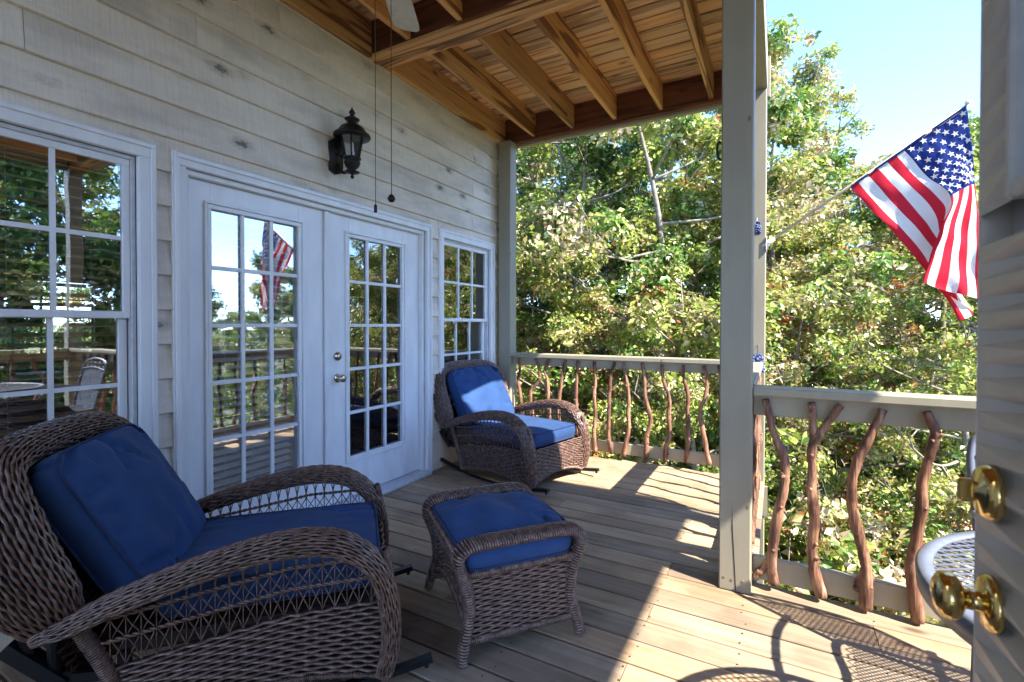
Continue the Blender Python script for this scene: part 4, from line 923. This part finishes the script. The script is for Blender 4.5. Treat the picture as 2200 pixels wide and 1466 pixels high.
def patio_chair(loc, rz, label):
    t = thing('patio_chair', loc, label, 'chair', 'metal mesh patio chairs', rz=rz); del t['_base']; r = .0125
    def add(nm, pts, n=24, rr=r, par=t): m = MB(); m.tube(crom(pts, n), rr, 8); return m.build(nm, 'table_metal', par, True, False)
    for s in (-1, 1):
        add('leg', [(-.25, s*.24, .004), (-.235, s*.24, .22), (-.22, s*.24, .43)]); add('leg', [(.24, s*.24, .004), (.23, s*.24, .22), (.22, s*.24, .43)])
        add('armrest', [(-.27, s*.245, .62), (-.1, s*.265, .645), (.12, s*.265, .64), (.22, s*.255, .60), (.22, s*.245, .43)])
    add('back_frame', [(-.20, -.24, .43), (-.25, -.245, .65), (-.295, -.245, .83), (-.31, -.20, .895), (-.315, 0, .925), (-.31, .20, .895), (-.295, .245, .83), (-.25, .245, .65), (-.20, .24, .43)], 60)
    add('back_rail', [(-.29, -.24, .815), (-.30, 0, .835), (-.29, .24, .815)], 16, .009)
    add('seat_frame', [(.22, -.24, .43), (.235, 0, .435), (.22, .24, .43), (0, .245, .42), (-.21, .24, .43), (-.215, 0, .43), (-.21, -.24, .43), (0, -.245, .42), (.22, -.24, .43)], 60)
    m = MB()
    for sg in (1, -1):
        for k in np.arange(-.75, .75, .021):
            # clip diagonal against the seat rectangle
            pts = []
            for x in np.linspace(-.21, .22, 12):
                y = sg*(x*1.1)+k
                if abs(y) < .238: pts.append((x, y, .428+sg*.001))
            if len(pts) > 1: m.bar(pts[0], pts[-1], .0045, .002)
            pts = []
            for z in np.linspace(.44, .815, 12):
                y = sg*(z-.6)*1.1+k
                if abs(y) < .24: pts.append((-.205-(z-.43)*.23, y, z))
            if len(pts) > 1: m.bar(pts[0], pts[-1], .0045, .002, (1, 0, .2))
    m.build('mesh_panel', 'table_metal', t, False, False)
    m = MB()
    for k in range(5):
        c = np.array([-.305, -.17+.085*k, .866]); m.tube([c+np.array([0, .028*math.cos(a), .022*math.sin(a)]) for a in np.linspace(0, 2*math.pi, 14)[:-1]], .0045, 6, closed=True)
    m.build('scroll', 'table_metal', t, True, False)
    return t
patio_chair((3.545, 2.03, 0), rad(-90), 'metal mesh patio chair with its back to the branch railing')
patio_chair((4.22, 1.35, 0), rad(180), 'metal mesh patio chair on the outer side of the round table')
# ================================================================== TREES AND PLANTS
def leaf_cloud(m, centers, radii, n, size, mats_w, rs, flat=.75):
    """n leaf-sized bent diamonds spread over lumpy clumps"""
    k = rs.choice(len(centers), n, p=radii**2/np.sum(radii**2)); c = centers[k]; R = radii[k]
    d = rs.normal(size=(n, 3)); d /= np.linalg.norm(d, axis=1)[:, None]; q = R*rs.random(n)**.45
    P = c+d*q[:, None]*np.array([1, 1, flat])
    nrm = d*.55+np.array([0, 0, .55])+rs.normal(size=(n, 3))*.55; nrm /= np.linalg.norm(nrm, axis=1)[:, None]
    t = np.cross(nrm, rs.normal(size=(n, 3))); t /= np.linalg.norm(t, axis=1)[:, None]; b = np.cross(nrm, t); s = size*rs.uniform(.45, 1.6, n)
    droop = nrm*(-.18*s)[:, None]
    V = np.stack([P-t*(s*.5)[:, None], P+b*(s*.30)[:, None]+droop*0, P+t*(s*.5)[:, None]+droop, P-b*(s*.30)[:, None]], 1).reshape(-1, 3)
    base = m.n; F = (np.arange(n)[:, None]*4+np.arange(4)[None]+base)
    m.v.append(V); m.f += [tuple(x) for x in F.tolist()]; m.n += 4*n
    w = np.array(mats_w, float); w /= w.sum(); mi = rs.choice(len(w), n, p=w)
    cl = rs.random(len(centers)) ; cm = rs.choice(len(w), len(centers), p=w); mi = np.where(rs.random(n) < .55, cm[k], mi)
    m.mi += mi.tolist()
LM = ['leaf_lime', 'leaf_green', 'leaf_olive', 'leaf_tan', 'leaf_rust', 'leaf_dark']
def make_tree(seed, H, spread, nleaf, weights, size=.085, low=.12, trunk_r=.11):
    rs = np.random.default_rng(seed); wood_ = MB(); cents = []; rad_ = []
    top = np.array([rs.normal()*.4, rs.normal()*.4, H]); tr = crom([(0, 0, -.4), (rs.normal()*.12, rs.normal()*.12, H*.3), (rs.normal()*.25, rs.normal()*.25, H*.62), top], 40)
    wood_.tube(tr, np.linspace(trunk_r, .018, 40), 9)
    nb = 26
    for k in range(nb):
        t = low+(1-low)*(k+rs.random())/nb; i = int(t*39); p = tr[i]; a = k*2.4+rs.normal()*.4; L = spread*(.45+.75*math.sin(math.pi*min(1, .22+t*.78)))*rs.uniform(.7, 1.15)
        d = np.array([math.cos(a), math.sin(a), rs.uniform(.15, .75)]); d /= np.linalg.norm(d)
        e = p+d*L; mid = p+d*L*.5+np.array([0, 0, -.08*L])+rs.normal(size=3)*.08*L; br = crom([p, mid, e], 12); wood_.tube(br, np.linspace(max(.02, trunk_r*.46*(1-t*.6)), .009, 12), 6)
        for j in range(5):
            f = .35+.65*(j+rs.random())/5; q = br[min(11, int(f*11))]; d2 = d+rs.normal(size=3)*.75; d2 /= np.linalg.norm(d2); e2 = q+d2*L*rs.uniform(.22, .45)
            wood_.tube(crom([q, (q+e2)/2+rs.normal(size=3)*.04*L, e2], 7), np.linspace(.015, .005, 7), 5, cap=False)
            for g in (.55, 1.0): cents.append(q+(e2-q)*g+rs.normal(size=3)*.06); rad_.append(rs.uniform(.16, .42)*(spread/2.2)**.5)
            e3 = e2+rs.normal(size=3)*.28; wood_.tube([q+(e2-q)*.6, e3], [.007, .003], 4, cap=False)
    lv = MB(); leaf_cloud(lv, np.array(cents), np.array(rad_), nleaf, size, weights, rs)
    return wood_, lv
TREES = []
for i, (seed, H, sp, n, w, sz) in enumerate([(1, 8.5, 2.5, 30000, (48, 26, 18, 6, 1.5, 2), .10), (2, 8.0, 2.3, 26000, (26, 40, 16, 8, 3, 10), .10), (3, 9.5, 2.7, 30000, (38, 14, 30, 12, 4, 1), .10), (4, 7.0, 2.6, 24000, (32, 12, 28, 20, 6, 2), .095), (5, 8.0, 2.4, 26000, (8, 40, 8, 3, 1, 40), .11)]):
    wd, lv = make_tree(seed, H, sp, n, w, sz); TREES.append((wd.mesh('trunk', 'bark' if i % 2 else 'bark_pale', True), lv.mesh('crown', LM)))
TL = ['lime and olive leafed tree', 'fresh green leafed tree', 'tall tree with olive and tan leaves', 'tree turning tan and rust', 'dark green leafed tree']
def tree(kind, x, y, s, rz, where, group, zs=1.0):
    z = gz(x, y); t = thing('deciduous_tree', (x, y, z), TL[kind]+' '+where, 'tree', group, rz=rz); del t['_base']; t.scale = (s, s, s*zs)
    link('trunk', TREES[kind][0], t); link('crown', TREES[kind][1], t)
rt = random.Random(5)
WOOD = [(-3.2, 8.6, 0, .95), (-1.0, 9.6, 0, 1.0), (.9, 8.8, 2, .95), (2.1, 10.2, 1, .95), (-5.6, 9.2, 1, 1.0), (-2.1, 12.0, 4, 1.15), (.4, 12.4, 2, 1.15), (3.4, 11.8, 3, .92), (-6.8, 12.4, 0, 1.2), (-4.6, 13.6, 1, 1.2),
        (2.6, 14.4, 2, 1.0), (-.6, 15.4, 0, 1.25), (-9.2, 14, 4, 1.2), (5.0, 10.4, 3, .80), (5.6, 13.6, 0, .85), (7.2, 11.4, 1, .80), (4.4, 16.2, 1, .95), (7.6, 15.2, 2, .85), (-3.0, 17, 2, 1.3), (1.4, 18, 4, 1.1), (-7.2, 17, 0, 1.3), (9.6, 14.2, 4, .8), (-11, 11, 1, 1.1),
        (6.2, 18.5, 4, .9), (10.2, 18, 0, .85), (-11.5, 18, 4, 1.3), (3.2, 8.4, 3, .62), (-.2, 7.6, 3, .60), (1.6, 7.2, 0, .55), (4.8, 8.2, 2, .56), (-2.0, 7.2, 2, .6)]
for (x, y, k, s) in WOOD: tree(k, x, y, s, rt.uniform(0, 6.28), 'growing close behind the branch railings' if y < 9 else 'in the wood beyond the porch railings' if y < 13 else 'standing deep in the wood behind other trees', 'trees beyond the porch')
SIDE = [(13.0, 4.3, 4, 1.25), (15.4, 5.6, 1, 1.3), (14.5, 3.0, 1, 1.35), (12.2, 2.6, 4, 1.1), (19, 4.6, 0, 1.4), (15.5, 13.5, 1, .95), (12.5, 14.5, 4, .85), (13, 17.5, 0, .9), (22, 13, 0, .85), (27, 16, 1, .85), (24, 18.5, 2, .95), (30, 21, 4, .9), (32, 14.5, 0, .9), (20, 9.2, 1, .8), (26, 10, 4, .85), (18, 18, 2, .9), (34, 6, 1, 1.0), (17, -2.5, 0, .9), (22, -6, 1, .9)]
for (x, y, k, s) in SIDE: tree(k, x, y, s, rt.uniform(0, 6.28), 'on the slope to the right of the deck', 'trees right of the deck')
for (x, y, k, s) in [(-9, 3.2, 1, .6), (-10.5, 1.5, 0, .8), (-10, 5.6, 1, .8)]: tree(k, x, y, s, rt.uniform(0, 6.28), 'on the far side of the house', 'trees behind the house')
# shrubs on the bank
def make_shrub(seed, n, w):
    rs = np.random.default_rng(seed); wd = MB(); c = []; r = []
    for k in range(12):
        a = k*2.4; e = np.array([math.cos(a)*rs.uniform(.2, .7), math.sin(a)*rs.uniform(.2, .7), rs.uniform(.5, 1.3)]); P = crom([(0, 0, -.15), e*.5+rs.normal(size=3)*.06, e], 9); wd.tube(P, np.linspace(.016, .004, 9), 5, cap=False)
        for f in (5, 7, 8):
            c.append(P[f]+rs.normal(size=3)*.08); r.append(rs.uniform(.14, .30))
            wd.tube([P[f-2], P[f]+rs.normal(size=3)*.25], [.007, .003], 4, cap=False)
    lv = MB(); leaf_cloud(lv, np.array(c), np.array(r), n, .075, w, rs); return wd.mesh('stems', 'bark', True), lv.mesh('foliage', LM)
SH = [make_shrub(31, 3600, (40, 14, 24, 14, 4, 1)), make_shrub(32, 3200, (28, 34, 14, 8, 2, 6)), make_shrub(33, 3000, (24, 6, 30, 30, 8, 1))]
SL = ['lime and olive leafed shrub', 'green leafed shrub', 'shrub with tan dry leaves']
for k in range(96):
    if k < 62: x = rt.uniform(-6.5, 8.5); y = rt.uniform(5.6, 11)+abs(x)*.05
    elif k < 78: x = rt.uniform(3.0, 8.5); y = rt.uniform(4.3, 8)
    else: x = rt.uniform(7, 16); y = rt.uniform(-1, 14)
    t = thing('shrub', (x, y, gz(x, y)), SL[k % 3]+' growing on the bank below the deck', 'shrub', 'shrubs on the bank', rz=rt.uniform(0, 6)); del t['_base']; s = rt.uniform(.75, 1.5); t.scale = (s, s, s*rt.uniform(.8, 1.15))
    link('stems', SH[k % 3][0], t); link('foliage', SH[k % 3][1], t)
# grass and low ground cover near the deck
rs = np.random.default_rng(77); m = MB(); n = 52000
x = rs.uniform(-5, 10, n); y = rs.uniform(3.2, 11, n); ok = ~((x < 2.7) & (y < 4.7)); x, y = x[ok], y[ok]; n = len(x); zz = np.array([gz(a, b) for a, b in zip(x, y)])
a = rs.uniform(0, 6.28, n); h = rs.uniform(.05, .16, n)*(1+.8*(rs.random(n) < .15)); lean = rs.normal(size=(n, 2))*.05; w = rs.uniform(.006, .02, n)
V = np.stack([np.stack([x-np.cos(a)*w, y-np.sin(a)*w, zz], 1), np.stack([x+np.cos(a)*w, y+np.sin(a)*w, zz], 1), np.stack([x+lean[:, 0], y+lean[:, 1], zz+h], 1)], 1).reshape(-1, 3)
m.v.append(V); m.f = [tuple(q) for q in (np.arange(n)[:, None]*3+np.arange(3)).tolist()]; m.n = 3*n; m.mi = rs.choice(4, n, p=[.5, .25, .15, .1]).tolist()
tag(m.build('grass', ['grass', 'leaf_lime', 'leaf_olive', 'leaf_green']), 'short green grass and ground cover on the bank below the railings', 'grass', kind='stuff')
for o in BASES:
    if '_base' in o: del o['_base']
